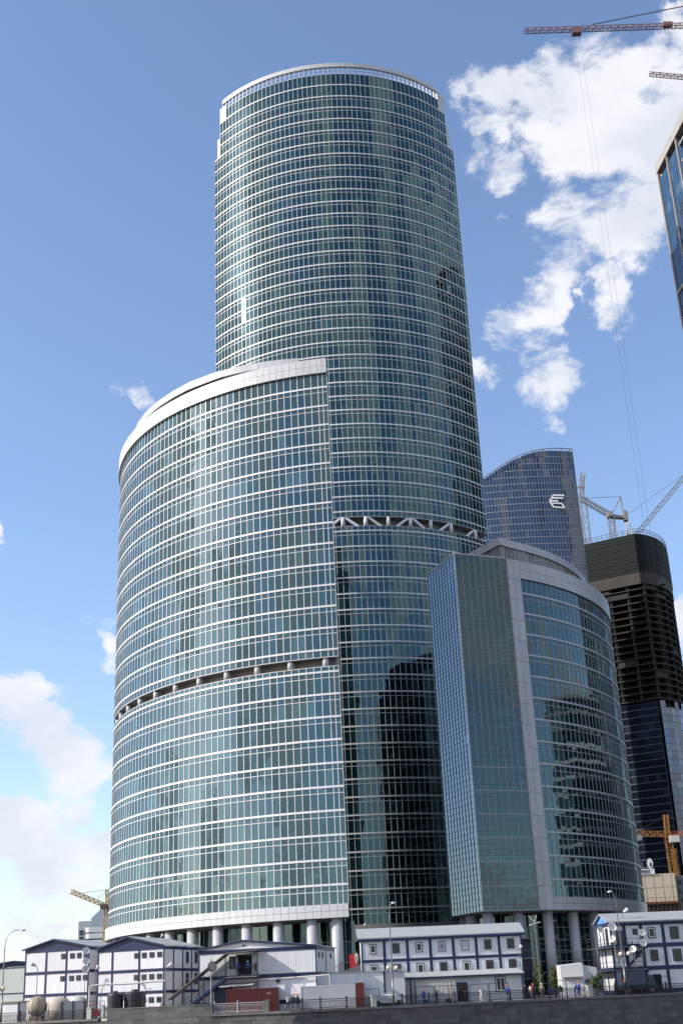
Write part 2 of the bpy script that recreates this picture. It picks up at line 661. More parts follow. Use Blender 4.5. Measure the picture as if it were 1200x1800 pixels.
def slab(root, poly, z0, z1, m, name):
    b = MB()
    b.prism(poly, z0, z1)
    return b.build(name, m, root)


def frange(a, b, n):
    return [a + (b - a) * i / n for i in range(n + 1)]


# ------------------------------------------------------------------ ground, river
WALL = [(-260, 238), (-120, 190), (-60, 169), (-36, 160), (-20, 155.5), (-8, 153.5), (10, 156.5), (45, 168), (120, 192), (300, 250)]
g = MB()
g.poly([(p[0], p[1] + .3, 0) for p in WALL] + [(3500, 900, 0), (3500, 5000, 0), (-3500, 5000, 0), (-3500, 900, 0)])
struct('ground', g, ASPH)
g = MB()
g.poly([(-1500, 8, -5.2), (1500, 8, -5.2), (1500, 330, -5.2), (-1500, 330, -5.2)])
struct('river_water', g, WATERM)
g = MB()
g.prism([(-1500, -300), (1500, -300), (1500, 8), (-1500, 8)], -6, -.4)
struct('near_bank', g, ASPH)

# ------------------------------------------------------------------ embankment wall
WP = Plan(WALL, (0, 400))


def s_of_x(P, x):
    lo, hi = 0, P.L
    for _ in range(50):
        mid = (lo + hi) / 2
        if P.at(mid)[0].x < x:
            lo = mid
        else:
            hi = mid
    return lo


def s_px(px, py=1770):
    """Arc position on the wall line below a photo column."""
    lo, hi = 0, WP.L
    for _ in range(50):
        mid = (lo + hi) / 2
        q = WP.at(mid)[0]
        if screen_px((q.x, q.y, 0))[0] < px:
            lo = mid
        else:
            hi = mid
    return lo


S_A, S_B, S_END = s_px(188), s_px(374), s_px(1225)
S_START = s_px(-25)
wall = thing('embankment_wall', 'dark grey granite block embankment wall along the river', 'wall')
strip(wall, WP, 60, WP.L - 60, 60, -6, -.25, -1.2, -.06, GRAN, 'backing')
blocks = []
row_h = .64
for r in range(7):
    z1 = -.25 - r * row_h
    s = S_START + (0.9 if r % 2 else 0) - 1.8
    while s < S_END:
        L = random.choice((1.5, 1.75, 1.9, 2.05))
        px, py, _ = screen_px(WP.pt(s + L / 2, 0, z1 - .05))
        if py < 1806:
            blocks.append((s, s + L, z1 - row_h, z1))
        s += L
proto = 0
rest = MB()
for k, (a, b, z0, z1) in enumerate(blocks):
    m = MB() if k < 298 else rest
    seg(m, WP, a + .012, b - .012, z0 + .012, z1 - .012, -.06, random.uniform(-.02, .02), .006)
    if k < 298:
        m.build('granite_block', GRAN, wall)
if rest.v:
    rest.build('block_field', GRAN, wall, kind='stuff')
s = S_START - 2
while s < S_END:
    if not (S_A - 1.2 < s < S_B - 1.0):
        m = MB()
        seg(m, WP, s + .008, s + 1.19, -.25, .02, -.7, .16, .004)
        m.build('coping_stone', COPE, wall)
    s += 1.2
# solid parapet between the two railings
nb = int((S_B - S_A) / 1.75)
for r in range(2):
    for k in range(nb):
        L = (S_B - S_A) / nb
        a = S_A + k * L + (.5 * L if r else 0)
        b = min(a + L, S_B)
        if b - a < .2:
            continue
        m = MB()
        seg(m, WP, a + .012, b - .012, -.25 + r * .62 + .012, -.25 + (r + 1) * .62, -.5, random.uniform(0, .02), .004)
        m.build('parapet_block', GRAN, wall)
m = MB()
seg(m, WP, S_A, S_A + (S_B - S_A) / nb * .5, .37, .99, -.5, .01)
m.build('parapet_block', GRAN, wall)
for k in range(nb):
    L = (S_B - S_A) / nb
    m = MB()
    seg(m, WP, S_A + k * L + .008, S_A + (k + 1) * L - .008, .99, 1.10, -.55, .06)
    m.build('parapet_cap', COPE, wall)


def railing(label, s0, s1, posts, pillars, m_iron, m_post):
    t = thing('railing', label, 'railing', WP.pt(s0, -.3, 0))
    off = Vector(t.location)

    class L(Plan):
        pass
    P2 = Plan([(p.x - off.x, p.y - off.y) for p in WP.p], (0 - off.x, 400 - off.y))
    z0 = .02 - off.z
    n = max(1, int((s1 - s0) / 2))
    strip(t, P2, s0, s1, n, z0 + 1.02, z0 + 1.10, -.34, -.26, m_iron, 'top_rail')
    strip(t, P2, s0, s1, n, z0 + .10, z0 + .17, -.33, -.27, m_iron, 'bottom_rail')
    strip(t, P2, s0, s1, n, z0 + .84, z0 + .88, -.32, -.28, m_iron, 'middle_rail')
    b = MB()
    k = int((s1 - s0) / .26)
    for i in range(k):
        a = s0 + (i + .5) * (s1 - s0) / k
        w = .085
        for sg in (-1, 1):
            pts = [P2.pt(a + sg * w * q, -.3, z0 + .17 + .67 * h) for h, q in ((0, .15), (.25, .9), (.5, 1), (.75, .9), (1, .15))]
            for u, v in zip(pts, pts[1:]):
                b.bar(u, v, .028)
        b.bar(P2.pt(a + .13, -.3, z0 + .17), P2.pt(a + .13, -.3, z0 + 1.02), .022)
    b.build('ornament', m_iron, t, kind='stuff')
    for s in posts:
        b = MB()
        c = Vector(P2.pt(s, -.3, z0))
        b.tube([c, c + Vector((0, 0, .12)), c + Vector((0, 0, .2)), c + Vector((0, 0, 1.12)), c + Vector((0, 0, 1.2)), c + Vector((0, 0, 1.34))], [.13, .13, .085, .085, .12, .03], 8)
        b.build('post', m_post, t)
    for s in pillars:
        b = MB()
        seg(b, P2, s - .3, s + .3, z0 - .01, z0 + 1.18, -.6, 0)
        seg(b, P2, s - .34, s + .34, z0 + 1.18, z0 + 1.30, -.64, .04)
        b.build('stone_pillar', STONE if m_iron is IRON else COPE, t)
    return t


railing('black iron railing left of the solid granite parapet', S_START - 2, S_A - .1, [s_px(x) for x in (33, 62, 107)], [s_px(156)], IRON, IRON)
railing('pale grey painted railing section in front of the red container', S_B + .2, s_px(469), [s_px(376), s_px(417)], [s_px(468)], IRON_G, IRON_G)
railing('long black iron railing with stone pillars along the quay edge', s_px(528), S_END - .5,
        [s_px(x) for x in (532, 564, 610, 708, 755, 801, 899, 941, 990, 1085, 1130, 1173)], [s_px(x) for x in (658, 851, 1038)], IRON, IRON)

# ------------------------------------------------------------------ tower B (middle height, left)
CB, RB = (6.07, 280.71), 59.5
aB0 = math.atan2(222.0 - CB[1], -1.7 - CB[0])
aB1 = math.radians(-177)
arcB = arc(CB, RB, aB0, aB1 - 0.0, 90) if aB1 < aB0 else None
PB = Plan(arcB, CB)
tb = thing('office_tower', 'mid height curved teal glass tower with white fascia standing on round columns', 'tower')
bwB = 1.41
nB = int(PB.L / bwB)
baysB = [0, .95, 1.9] + [1.9 + 1.44 * i for i in range(1, int((PB.L - 1.9) / 1.44) + 1)]
H = 4.2075
linB = [114.96 + HC - H * k for k in range(24)]
rowsB, thinB = [(linB[0] + .18, 118.04 + HC)], []
for k, z in enumerate(linB):
    nxt = linB[k + 1] if k < 23 else 14.96 + HC
    if k == 13:
        rowsB.append((58.86 + HC, z - .18))
        rowsB.append((nxt + .18, 57.05 + HC))
        continue
    t = z - 1.12
    rowsB.append((t + .03, z - .18))
    rowsB.append((nxt + .18 if k < 23 else nxt, t - .03))
    thinB.append(t)
thinB += [58.86 + HC, 57.05 + HC]
curtain(tb, PB, baysB, rowsB, G_B, MUL_W, MUL_W, linB, thinB, .0045, 300,
        grid_zs=[(14.96 + HC, 57.05 + HC), (58.86 + HC, 118.04 + HC)], mw=.125)
PBf = Plan(PB.p, CB)
panels(tb, PB, baysB, 118.04 + HC, 121.33 + HC, 2, WHITE, .0, .55)
panels(tb, PB, baysB, 12.69 + HC, 14.96 + HC, 2, WHITE, .0, .75)
sE = baysB[-1]
strip(tb, PB, 0, sE, 60, 118.1 + HC, 121.25 + HC, -.5, -.02, CORE, 'fascia_backing')
strip(tb, PB, 0, sE, 60, 12.75 + HC, 14.9 + HC, -.5, -.02, CORE, 'fascia_backing')


def footprint(P, s1, inset, extra, n=40):
    return [P.pt(s1 * i / n, -inset, 0)[:2] for i in range(n + 1)] + extra


backB = [(-40, 318), (-12, 268)]
slab(tb, footprint(PB, sE, .35, [(-49, 281), (-5, 233)]), 118.1 + HC, 120.6 + HC, SOFFIT, 'roof')
slab(tb, footprint(PB, sE, .06, [(-49, 281), (-5, 233)]), 58.95 + HC, 59.4 + HC, SOFFIT, 'recess_ceiling')
slab(tb, footprint(PB, sE, .06, [(-49, 281), (-5, 233)]), 56.5 + HC, 56.95 + HC, SOFFIT, 'recess_floor')
slab(tb, footprint(PB, sE, .06, [(-49, 281), (-5, 233)]), 12.66 + HC, 12.95 + HC, SOFFIT, 'soffit')
slab(tb, footprint(PB, sE, .45, [(-49, 281), (-5, 233)]), 59.4 + HC, 118.1 + HC, CORE, 'core')
slab(tb, footprint(PB, sE, .45, [(-49, 281), (-5, 233)]), 12.95 + HC, 56.5 + HC, CORE, 'core')
slab(tb, footprint(PB, sE, 2.2, [(-49, 281), (-5, 233)]), 56.95 + HC, 58.95 + HC, LOUVRE, 'recess_wall')
PBB = Plan([PB.pt(sE, 0, 0)[:2], (-48.7, 281.3), (-4.7, 233.0), PB.pt(0, 0, 0)[:2]], (-30, 245))
zz_ = [15 + HC] + linB[::-1] + [118 + HC]
curtain(tb, PBB, frange(0, PBB.L, 56), [(a + .2, c - .2) for a, c in zip(zz_, zz_[1:]) if not a < 58 + HC < c], G_C, MUL_G, MUL_C, linB, [], .004, 0, mw=.1)
# plain end wall, narrow white edge fin
for k in range(11):
    sc_ = 2.6 + k * 6.9
    if sc_ > sE:
        break
    b = MB()
    p = Vector(PB.pt(sc_, -.75, 0))
    b.tube([p + Vector((0, 0, 56.95 + HC)), p + Vector((0, 0, 58.96 + HC))], .62, 14)
    b.build('recess_column', COLM, tb, smooth=True)
# set-back upper band
crB = [(-7.6, 229.6), (-11.6, 229.9), (-15.6, 230.6), (-20.4, 232.0), (-25.1, 233.9), (-31.8, 238.3), (-36.0, 242.2), (-39.9, 246.6), (-43.2, 251.4), (-45.8, 256.4), (-48.2, 263), (-49.8, 270)]
PB2 = Plan(crB, CB)
b2 = frange(0, PB2.L, 36)
panels(tb, PB2, b2, 124.4 + HC, 126.0 + HC, 1, WHITE, -.1, .3, .012, 'crown_panel')
strip(tb, PB2, 0, PB2.L, 36, 120.5 + HC, 124.6 + HC, -.9, -.6, LOUVRE, 'crown_wall')
slab(tb, [PB2.pt(PB2.L * i / 40, -.12, 0)[:2] for i in range(41)] + [(-46, 288), (-8, 240)], 124.7 + HC, 125.3 + HC, SOFFIT, 'crown_roof')
# stilts and lobby glass
colB = [2.4, 6.9] + [6.9 + 6.35 * i for i in range(1, 11)]
for s in colB:
    b = MB()
    p = Vector(PB.pt(s, -1.0, 0))
    b.tube([p, p + Vector((0, 0, 12.8 + HC))], .98, 20)
    b.build('column', COLM, tb, smooth=True)
PBL = Plan([PB.pt(PB.L * i / 60, -5.5, 0)[:2] for i in range(61)], CB)
lb = frange(0, PBL.L, 46)
curtain(tb, PBL, lb, [(0.05, 3.4), (3.46, 6.8), (6.86, 10.2), (10.26, 13.6)], G_A, MUL_G, MUL_G, [], [3.43, 6.83, 10.23], .004, 0)

# ------------------------------------------------------------------ tower C (tall, behind)
KC = 1.0244
CC, RC = (2.6, 340.8), 46.8
hc_ = math.radians(51.5)
arcC = arc(CC, RC, -math.pi / 2 + hc_, -math.pi / 2 - hc_, 90)      # right to left
PC = Plan(arcC, CC)
tcw = thing('office_tower', 'tallest curved teal glass tower with open white rim round its top', 'tower')
nC = 58
baysC = frange(0, PC.L, nC)
upC = [116.18 + HC + 4.156 * k for k in range(34)]
loC = [110.77 + HC - 4.194 * k for k in range(23)]
gT, gB_ = 114.65 + HC, 112.06 + HC
zTop = 257.4 + HC
rows_hi, rows_lo, thinC = [], [], []
for k, z in enumerate(upC[1:], 1):
    t = z - 1.12
    if k < 33:
        rows_hi.append((t + .03, z - .17))
        rows_hi.append((upC[k - 1] + .17, t - .03))
        thinC.append(t)
    else:
        rows_hi.append((upC[k - 1] + .17, z - .17))
rows_hi.append((upC[-1] + .17, zTop))
rows_lo.append((gT, upC[0] - .17))
rows_lo.append((loC[0] + .17, gB_))
for k, z in enumerate(loC):
    nxt = loC[k + 1] if k < 22 else 15.13 + HC
    t = z - 1.12
    rows_lo.append((t + .03, z - .17))
    rows_lo.append((nxt + .17 if k < 22 else nxt, t - .03))
    thinC.append(t)
thinC += [gT, gB_]
# upper floors step in at both ends: full width below zs1, one bay less above, two bays less near the rim
zs1, zs2 = upC[30] - .2, upC[33] - .2


def visC(pos, n):
    px, py, _ = screen_px(pos)
    return px > 598 and not (px > 755 and py > 960) and py < 1640


full = [r for r in rows_hi if r[1] < zs1 + .1]
mid = [r for r in rows_hi if r[0] > zs1 - .1 and r[1] < zs2 + .1]
top = [r for r in rows_hi if r[0] > zs2 - .1]
curtain(tcw, PC, baysC, full + rows_lo, G_C, MUL_C, MUL_W, [z for z in upC[:31]] + loC, [z for z in thinC if z < zs1], .004, 300, visC,
        grid_zs=[(15.13 + HC, gB_), (gT, zs1)], mw=.105, band_h=.36)
curtain(tcw, PC, baysC[2:-2], mid, G_C, MUL_C, MUL_W, upC[31:34], [z for z in thinC if zs1 < z < zs2], .004, 0, mw=.105, band_h=.36)
curtain(tcw, PC, baysC[4:-4], top, G_C, MUL_C, MUL_W, upC[34:], [z for z in thinC if z > zs2], .004, 0, mw=.105, band_h=.36)
sR0, sR1 = baysC[4], baysC[-4]
rimb = frange(sR0, sR1, 50)
strip(tcw, PC, sR0, sR1, 50, 260.0 + HC, 261.4 + HC, -.5, .25, WHITE, 'rim_band')
strip(tcw, PC, baysC[4], baysC[-5], 50, zTop - .06, zTop + .06, -.3, .08, MUL_C, 'rim_sill')
b = MB()
for s in rimb:
    seg(b, PC, max(0, s - .08), s + .08, zTop, 260.1 + HC, -.25, .05)
b.build('rim_post', MUL_C, tcw, kind='stuff')
strip(tcw, PC, sR0, sR1, 50, 258.7 + HC, 258.78 + HC, -.2, 0, MUL_C, 'rim_rail')
# stepped end fins with pale edge panels, flat to the river
for i0_, i1_, za, zb in ((1, 2, zs1 + .1, zs1 + 8.4), (2, 4, zs2 + .2, zs2 + 7.6), (-3, -2, zs1 + .1, zs1 + 7.4), (-5, -3, zs2 + .2, zs2 + 5.8)):
    for k in range(4):
        b = MB()
        seg(b, PC, baysC[i0_] + .04, baysC[i1_] - .04, za + (zb - za) * k / 4 + .03, za + (zb - za) * (k + 1) / 4 - .03, -.6, .12)
        b.build('end_panel', WHITE if i0_ > 0 else GREYP, tcw)
ext = []


def fpC(i0, i1, inset):
    return [PC.pt(baysC[i0] + (baysC[i1] - baysC[i0]) * i / 40, -inset, 0)[:2] for i in range(41)] + [(-26, 330), (30, 330)]


slab(tcw, fpC(0, nC, .45), gT + .4, zs1, CORE, 'core')
slab(tcw, fpC(2, nC - 2, .45), zs1, zs2, CORE, 'core')
slab(tcw, fpC(4, nC - 4, .45), zs2, zTop - .3, CORE, 'core')
slab(tcw, fpC(0, nC, .06), gT - .02, gT + .4, SOFFIT, 'recess_ceiling')
slab(tcw, fpC(0, nC, .06), gB_ - .4, gB_ + .02, SOFFIT, 'recess_floor')
slab(tcw, fpC(0, nC, 2.4), gB_, gT, LOUVRE, 'recess_wall')
slab(tcw, fpC(0, nC, .45), 15.0 + HC, gB_ - .4, CORE, 'core')


def s_on(P, px, z):
    lo, hi = 0, P.L
    a_ = screen_px(P.pt(0, 0, z))[0] > screen_px(P.pt(P.L, 0, z))[0]
    for _ in range(50):
        mid_ = (lo + hi) / 2
        if (screen_px(P.pt(mid_, 0, z))[0] > px) == a_:
            lo = mid_
        else:
            hi = mid_
    return lo


cols_ = [(s_on(PC, px, gT), pat) for px, pat in ((602, 'LR'), (642, 'R'), (682, ''), (721, 'LR'), (757, ''), (793, 'L'), (836, 'L'))]
cols_ += [(cols_[0][0] + 6.1 * (q + 1), ('R', '', 'LR', 'L', '')[q % 5]) for q in range(8)]
for s, pat in cols_:
    if s > PC.L - 1:
        continue
    b = MB()
    p = Vector(PC.pt(s, -.35, 0))
    b.tube([p + Vector((0, 0, gB_)), p + Vector((0, 0, gT))], .52, 12)
    b.build('recess_column', MUL_W, tcw, smooth=True)
    for ch in pat:
        b = MB()
        sg = 1 if ch == 'L' else -1
        b.bar(PC.pt(s + sg * .5, -.3, gT), PC.pt(max(0, s + sg * 3.9), -.3, gB_), .6, .62)
        b.build('brace', MUL_W, tcw)
# base: grey fascia, lobby wall and stilts
bb = frange(0, PC.L, 44)
panels(tcw, PC, bb, 12.0 + HC, 15.1 + HC, 1, GREYP, -.1, .5, .02)
strip(tcw, PC, 0, PC.L, 44, 12.1 + HC, 15.0 + HC, -.5, -.12, CORE, 'fascia_backing')
slab(tcw, fpC(0, nC, .1), 11.8 + HC, 12.1 + HC, SOFFIT, 'soffit')
PCL = Plan([PC.pt(PC.L * i / 60, -5.0, 0)[:2] for i in range(61)], CC)
curtain(tcw, PCL, frange(0, PCL.L, 46), [(.05, 4.2), (4.26, 8.4), (8.46, 12.0 + HC)], G_A, MUL_G, MUL_G, [], [4.23, 8.43], .004, 0)
for i in range(9):
    b = MB()
    p = Vector(PC.pt(8 + i * 8.5, -1.2, 0))
    b.tube([p, p + Vector((0, 0, 11.9 + HC))], .95, 18)
    b.build('column', GREYP, tcw, smooth=True)
for s in (PC.L * .42, PC.L * .66):
    b = MB()
    p = Vector(PC.pt(s, .3, 261.5 + HC))
    b.tube([p, p + Vector((0, 0, .9))], .12, 6)
    b.build('rim_beacon', MUL_D, tcw)

# ------------------------------------------------------------------ tower A (low, right)
ta = thing('office_tower', 'lowest glass tower of the group with grey frame and sharp flat-faced prow', 'tower')
A0, A1, A2 = (17.0, 238.2), (21.6, 226.0), (32.0, 230.2)
CA, RA = (3.0, 280.2), 57.6
aA0 = math.atan2(A2[1] - CA[1], A2[0] - CA[0])
arcA = arc(CA, RA, aA0, math.radians(12), 60)
arcA[0] = A2
PAR = Plan(arcA, CA)
PAL = Plan([A0, A1], (30, 260))
PAF = Plan([A1, A2], (26, 260))
zA0, zA1 = 12.95 + HC, 79.4 + HC
linA = [72.72 + HC - 4.188 * k for k in range(14)]
# prow faces with fine grid
zr = [zA0]
while zr[-1] < 43.5 + HC:
    zr.append(zr[-1] + 4.188 / 4)
while zr[-1] < zA1 - .5:
    zr.append(zr[-1] + 4.188 / 5)
zr[-1] = zA1
rowsP = [(a + .03, b_ - .03) for a, b_ in zip(zr, zr[1:])]
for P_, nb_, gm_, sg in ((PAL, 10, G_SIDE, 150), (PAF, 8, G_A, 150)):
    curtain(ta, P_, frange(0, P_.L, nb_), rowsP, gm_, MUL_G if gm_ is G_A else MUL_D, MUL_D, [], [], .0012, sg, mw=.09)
    m_ = MB()
    for k, z in enumerate(zr):
        seg(m_, P_, 0, P_.L, z - .045, z + .045, -.08, .03)
    m_.build('transom_grid', MUL_D, ta, kind='stuff')
for k in range(7):
    z = zA0 + 4.188 * k + .02
    strip(ta, PAF, 0, PAF.L, 1, z - .07, z + .07, -.08, .06, MUL_G, 'floor_band')
strip(ta, PAF, 0, PAF.L, 1, zA1 - .05, zA1 + .3, -.4, .12, MUL_G, 'parapet_cap')
strip(ta, PAL, 0, PAL.L, 1, zA1 - .05, zA1 + .3, -.4, .12, MUL_G, 'parapet_cap')
# curved front in a grey frame
PILW = 3.3
baysA = [PILW + 1.42 * i for i in range(int((PAR.L - PILW - .2) / 1.42) + 1)]
zgT, zgB = 75.67 + HC, 15.23 + HC
rowsA, thinA = [(linA[0] + .16, zgT)], []
for k, z in enumerate(linA):
    nxt = linA[k + 1] if k < 13 else zgB
    t = z - 1.12
    rowsA.append((t + .03, z - .16))
    rowsA.append((nxt + .16 if k < 13 else nxt, t - .03))
    thinA.append(t)
curtain(ta, PAR, baysA, rowsA, G_A, MUL_G, GREYP, linA, thinA, .003, 300, mw=.105, band_h=.36)
nrow = 32
pil = [0.0, PILW / 2, PILW]
panels(ta, PAR, pil, zA0, zA1, nrow // 2, GREYP, .0, .38)
fb = [PILW + (baysA[-1] - PILW) * i / 28 for i in range(29)]
panels(ta, PAR, fb, zgT, zA1, 2, GREYP, .0, .38)
panels(ta, PAR, fb, zA0, zgB, 2, GREYP, .0, .38)
strip(ta, PAR, 0, PILW, 2, zA0 + .02, zA1 - .02, -.4, -.02, CORE, 'fascia_backing')
strip(ta, PAR, PILW, baysA[-1], 40, zgT + .02, zA1 - .02, -.4, -.02, CORE, 'fascia_backing')
strip(ta, PAR, PILW, baysA[-1], 40, zA0 + .02, zgB - .02, -.4, -.02, CORE, 'fascia_backing')


def fpA(ins):
    pts = [(A0[0] + ins, A0[1] + ins * .5), (A1[0] + ins * .25, A1[1] + ins * 1.1)]
    pts += [PAR.pt(baysA[-1] * i / 40, -ins, 0)[:2] for i in range(1, 41)]
    return pts + [(40, 300), (24, 262)]


slab(ta, fpA(.45), zA0 + .2, zA1 - .6, CORE, 'core')
slab(ta, fpA(.06), zA0 - .12, zA0 + .2, SOFFIT, 'soffit')
slab(ta, fpA(.3), zA1 - .6, zA1 - .2, SOFFIT, 'roof')
# set-back crown: slatted wall under a metal band
K0, K1 = (24.6, 246.5), (31.9, 234.6)
crn = [K0, K1] + [PAR.pt(s_, -4.3, 0)[:2] for s_ in frange(4.5, baysA[-1] - 2, 30)]
PK = Plan(crn, (30, 285))
nk = 64
ks = frange(0, PK.L, nk)
for s0, s1 in zip(ks, ks[1:]):
    b = MB()
    seg(b, PK, s0 + .06, s1 - .06, zA1 - .3, zA1 + 4.6, -.25, .0, .03)
    b.build('crown_slat', SLATM, ta)
b = MB()
kcorner = PK.cum[1]
kpts = frange(0, kcorner, 4)[:-1] + frange(kcorner, PK.L, 36)
for s0, s1 in zip(kpts, kpts[1:]):
    b = MB()
    if s1 <= kcorner + .01:
        seg(b, PK, s0, s1 - .001, zA1 + 4.5, zA1 + 6.1, -.6, .35)
    else:
        seg(b, PK, s0 + .012, s1 - .001, zA1 + 4.5, zA1 + 6.1, -.6, .35)
    b.build('crown_band', GREYP, ta)
slab(ta, [PK.pt(s_, -.5, 0)[:2] for s_ in frange(0, PK.L, 40)] + [(42, 292), (27, 262)], zA1 - .2, zA1 + 5.2, CORE, 'crown_core')
# rear walls
for pts_ in ([PAR.pt(baysA[-1], 0, 0)[:2], (40.3, 300.4), (23.6, 262.4), A0],):
    PBK = Plan(pts_, (36, 265))
    zz_ = [zA0] + linA[::-1] + [zA1]
    curtain(ta, PBK, frange(0, PBK.L, 40), [(a + .2, c - .2) for a, c in zip(zz_, zz_[1:])], G_A, MUL_G, MUL_C, linA, [], .004, 0, mw=.1)
# stilts, lobby
for (x, y) in [(19.4, 239.2), (20.2, 234.2), (22.6, 228.6), (28.2, 231.0), (33.8, 233.2), (39.0, 237.2), (43.6, 242.0), (48, 247.6), (52, 254), (55.4, 261)]:
    b = MB()
    b.tube([(x, y, 0), (x, y, zA0 + .05)], .98, 20)
    b.build('column', GREYP, ta, smooth=True)
PAW = Plan([(22.5, 243.5), (25.0, 236.0), (31, 237.2)] + [PAR.pt(s_, -6.0, 0)[:2] for s_ in frange(5, PAR.L, 30)], (30, 285))
curtain(ta, PAW, frange(0, PAW.L, 44), [(.05, 1.9), (1.96, 3.8), (3.86, 5.7), (5.76, 7.6), (7.66, 9.5), (9.56, 11.6), (11.66, zA0)], G_A, MUL_G, MUL_G, [],
        [1.93, 3.83, 5.73, 7.63, 9.53, 11.63], .004, 0)

# ------------------------------------------------------------------ blue tower with emblem
tl = thing('office_tower', 'blue glass tower with slanted sail-shaped top and white emblem', 'tower')
YL = 545.0
cL, rL = (88.0, YL + 120), 122.0
def angL(x):
    return -math.acos((x - cL[0]) / rL)
PL = Plan(arc(cL, rL, angL(56.0), angL(113.4), 40), cL)
nL = 40
baysL = frange(0, PL.L, nL)
outl = [(845, 843), (865, 830), (890, 814), (911.7, 803), (940, 794), (965, 790), (986.7, 788.7), (1007, 789)]
outw = [(at(a, b_, 545).x, at(a, b_, 545).z) for a, b_ in outl]


def topL(x):
    if x <= outw[0][0]:
        return outw[0][1] - (outw[0][0] - x) * .62
    for (xa, za), (xb, zb) in zip(outw, outw[1:]):
        if x <= xb:
            return za + (zb - za) * (x - xa) / (xb - xa)
    return outw[-1][1]


floorsL = [110 + 3.42 * k for k in range(40)]
pn, fl_ = MB(), None
for s0, s1 in zip(baysL, baysL[1:]):
    xm = PL.at((s0 + s1) / 2)[0].x
    zt = topL(xm) - .8
    for k, z in enumerate(floorsL):
        z1 = min(z + 3.42 - .3, zt)
        if z1 - z > .4:
            seg(pn, PL, s0 + .05, s1 - .05, z, z1, -.05, 0, .006, zone(z, s0), back=False)
pn.build('pane_field', G_LOGO, tl, kind='stuff')
for k, z in enumerate(floorsL):
    b = MB()
    for s0, s1 in zip(baysL, baysL[1:]):
        xm = PL.at((s0 + s1) / 2)[0].x
        if z < topL(xm) - 4:
            seg(b, PL, s0, s1, z - .3, z, -.08, .12)
    if b.v:
        b.build('floor_band', mat('blue_grey_band', (.26, .30, .36), .4), tl)
b = MB()
for s in baysL:
    x = PL.at(s)[0].x
    seg(b, PL, max(0, s - .06), s + .06, 108, topL(x) - .6, -.08, .1)
b.build('mullion_grid', mat('blue_grey_band', (.26, .30, .36)), tl, kind='stuff')
b = MB()
cpts = [PL.pt(PL.L * i / 40, .1, topL(PL.at(PL.L * i / 40)[0].x)) for i in range(41)]
for a, c in zip(cpts, cpts[1:]):
    b.bar(a, c, .5, .35)
for i in range(0, 41, 3):
    p = Vector(cpts[i])
    b.bar(p, p - Vector((0, 0, 1.6)), .25)
b.build('top_rail', MUL_G, tl)
b = MB()
for i in range(40):
    xa, xb = PL.at(PL.L * i / 40)[0], PL.at(PL.L * (i + 1) / 40)[0]
    za = topL((xa.x + xb.x) / 2) - 1.2
    b.quadbox([(xa.x, xa.y + 40, 0), (xb.x, xb.y + 40, 0), (xb.x, xb.y + .4, 0), (xa.x, xa.y + .4, 0), (xa.x, xa.y + 40, za - 12), (xb.x, xb.y + 40, za - 12), (xb.x, xb.y + .4, za), (xa.x, xa.y + .4, za)])
b.build('core', CORE, tl)
b = MB()
PLs = Plan([PL.at(PL.L)[0], (114.6, 575)], (60, 600))
for k in range(40):
    for j in range(8):
        seg(b, PLs, PLs.L * j / 8 + .05, PLs.L * (j + 1) / 8 - .05, floorsL[k], min(floorsL[k] + 3.1, 243), -.05, .02, .006, random.random() * .98 + .01, back=False) if floorsL[k] < 240 else None
b.build('pane_field', G_LOGO, tl, kind='stuff')


def emblem_pt(zx, zy):
    p = at(840 + zx / 6, 780 + zy / 6, 543.0)
    return Vector((p.x, p.y, p.z))


b = MB()
for st in [((790, 543), (905, 545)), ((772, 572), (893, 574)), ((758, 602), (840, 604))]:
    b.bar(emblem_pt(*st[0]), emblem_pt(*st[1]), .35, .75)
chain = [(790, 543), (752, 602), (795, 668), (912, 675), (878, 630), (775, 627)]
for a, c in zip(chain, chain[1:]):
    b.bar(emblem_pt(*a), emblem_pt(*c), .3, .62)
b.build('emblem', mat('white_emblem', (.82, .82, .82), .5), tl)

# ------------------------------------------------------------------ concrete tower under construction
tq = thing('tower_under_construction', 'dark concrete tower frame under construction with netting and navy glass below', 'tower')
Q = [(96, 632), (122, 613), (150.5, 596.5)]
crv = [(152.0, 596.5), (157.5, 599.5), (163, 604.5), (168, 611.5), (172, 620), (175, 630), (177, 645)]
PQ = Plan(Q + crv, (140, 660))
back = [(170, 690), (100, 690)]
zq_net, zq_top, zq_gl = 197.0, 217.5, 131.0
fq = 3.55
zs = []
z = zq_gl
polyq = [PQ.pt(PQ.L * i / 50, 0, 0)[:2] for i in range(51)] + back
polyin = [PQ.pt(PQ.L * i / 50, -5.5, 0)[:2] for i in range(51)] + [(166, 684), (104, 684)]
slab(tq, polyin, 0, zq_top - 6, mat('shell_concrete', (.022, .020, .019), .9, 0, .4, .2), 'core')
cs = frange(1.2, PQ.L - 1.2, 13)
while z < zq_net + 1:
    b = MB()
    b.prism(polyq, z, z + .55)
    b.build('floor_slab', CONC, tq)
    if z < zq_net - 3:
        for s in cs:
            b = MB()
            p = Vector(PQ.pt(s, -1.3, 0))
            b.box(p.x - .6, p.x + .6, p.y - .6, p.y + .6, z + .55, z + fq)
            b.build('column', CONC, tq)
        # partly closed bays
        for s0, s1 in zip(cs, cs[1:]):
            if random.random() < (.5 if z > zq_net - 14 else .12):
                b = MB()
                seg(b, PQ, s0, s1, z + .5, z + fq * random.choice((.4, .75, 1)), -1.2, -.7)
                b.build('infill_wall', CONC, tq)
    z += fq
strip(tq, PQ, 0, PQ.L, 40, zq_net - 6.5, zq_net + .2, -.2, .25, mat('stained_concrete', (.055, .047, .042), .9, 0, .5, .12), 'concrete_band')
nz = 11
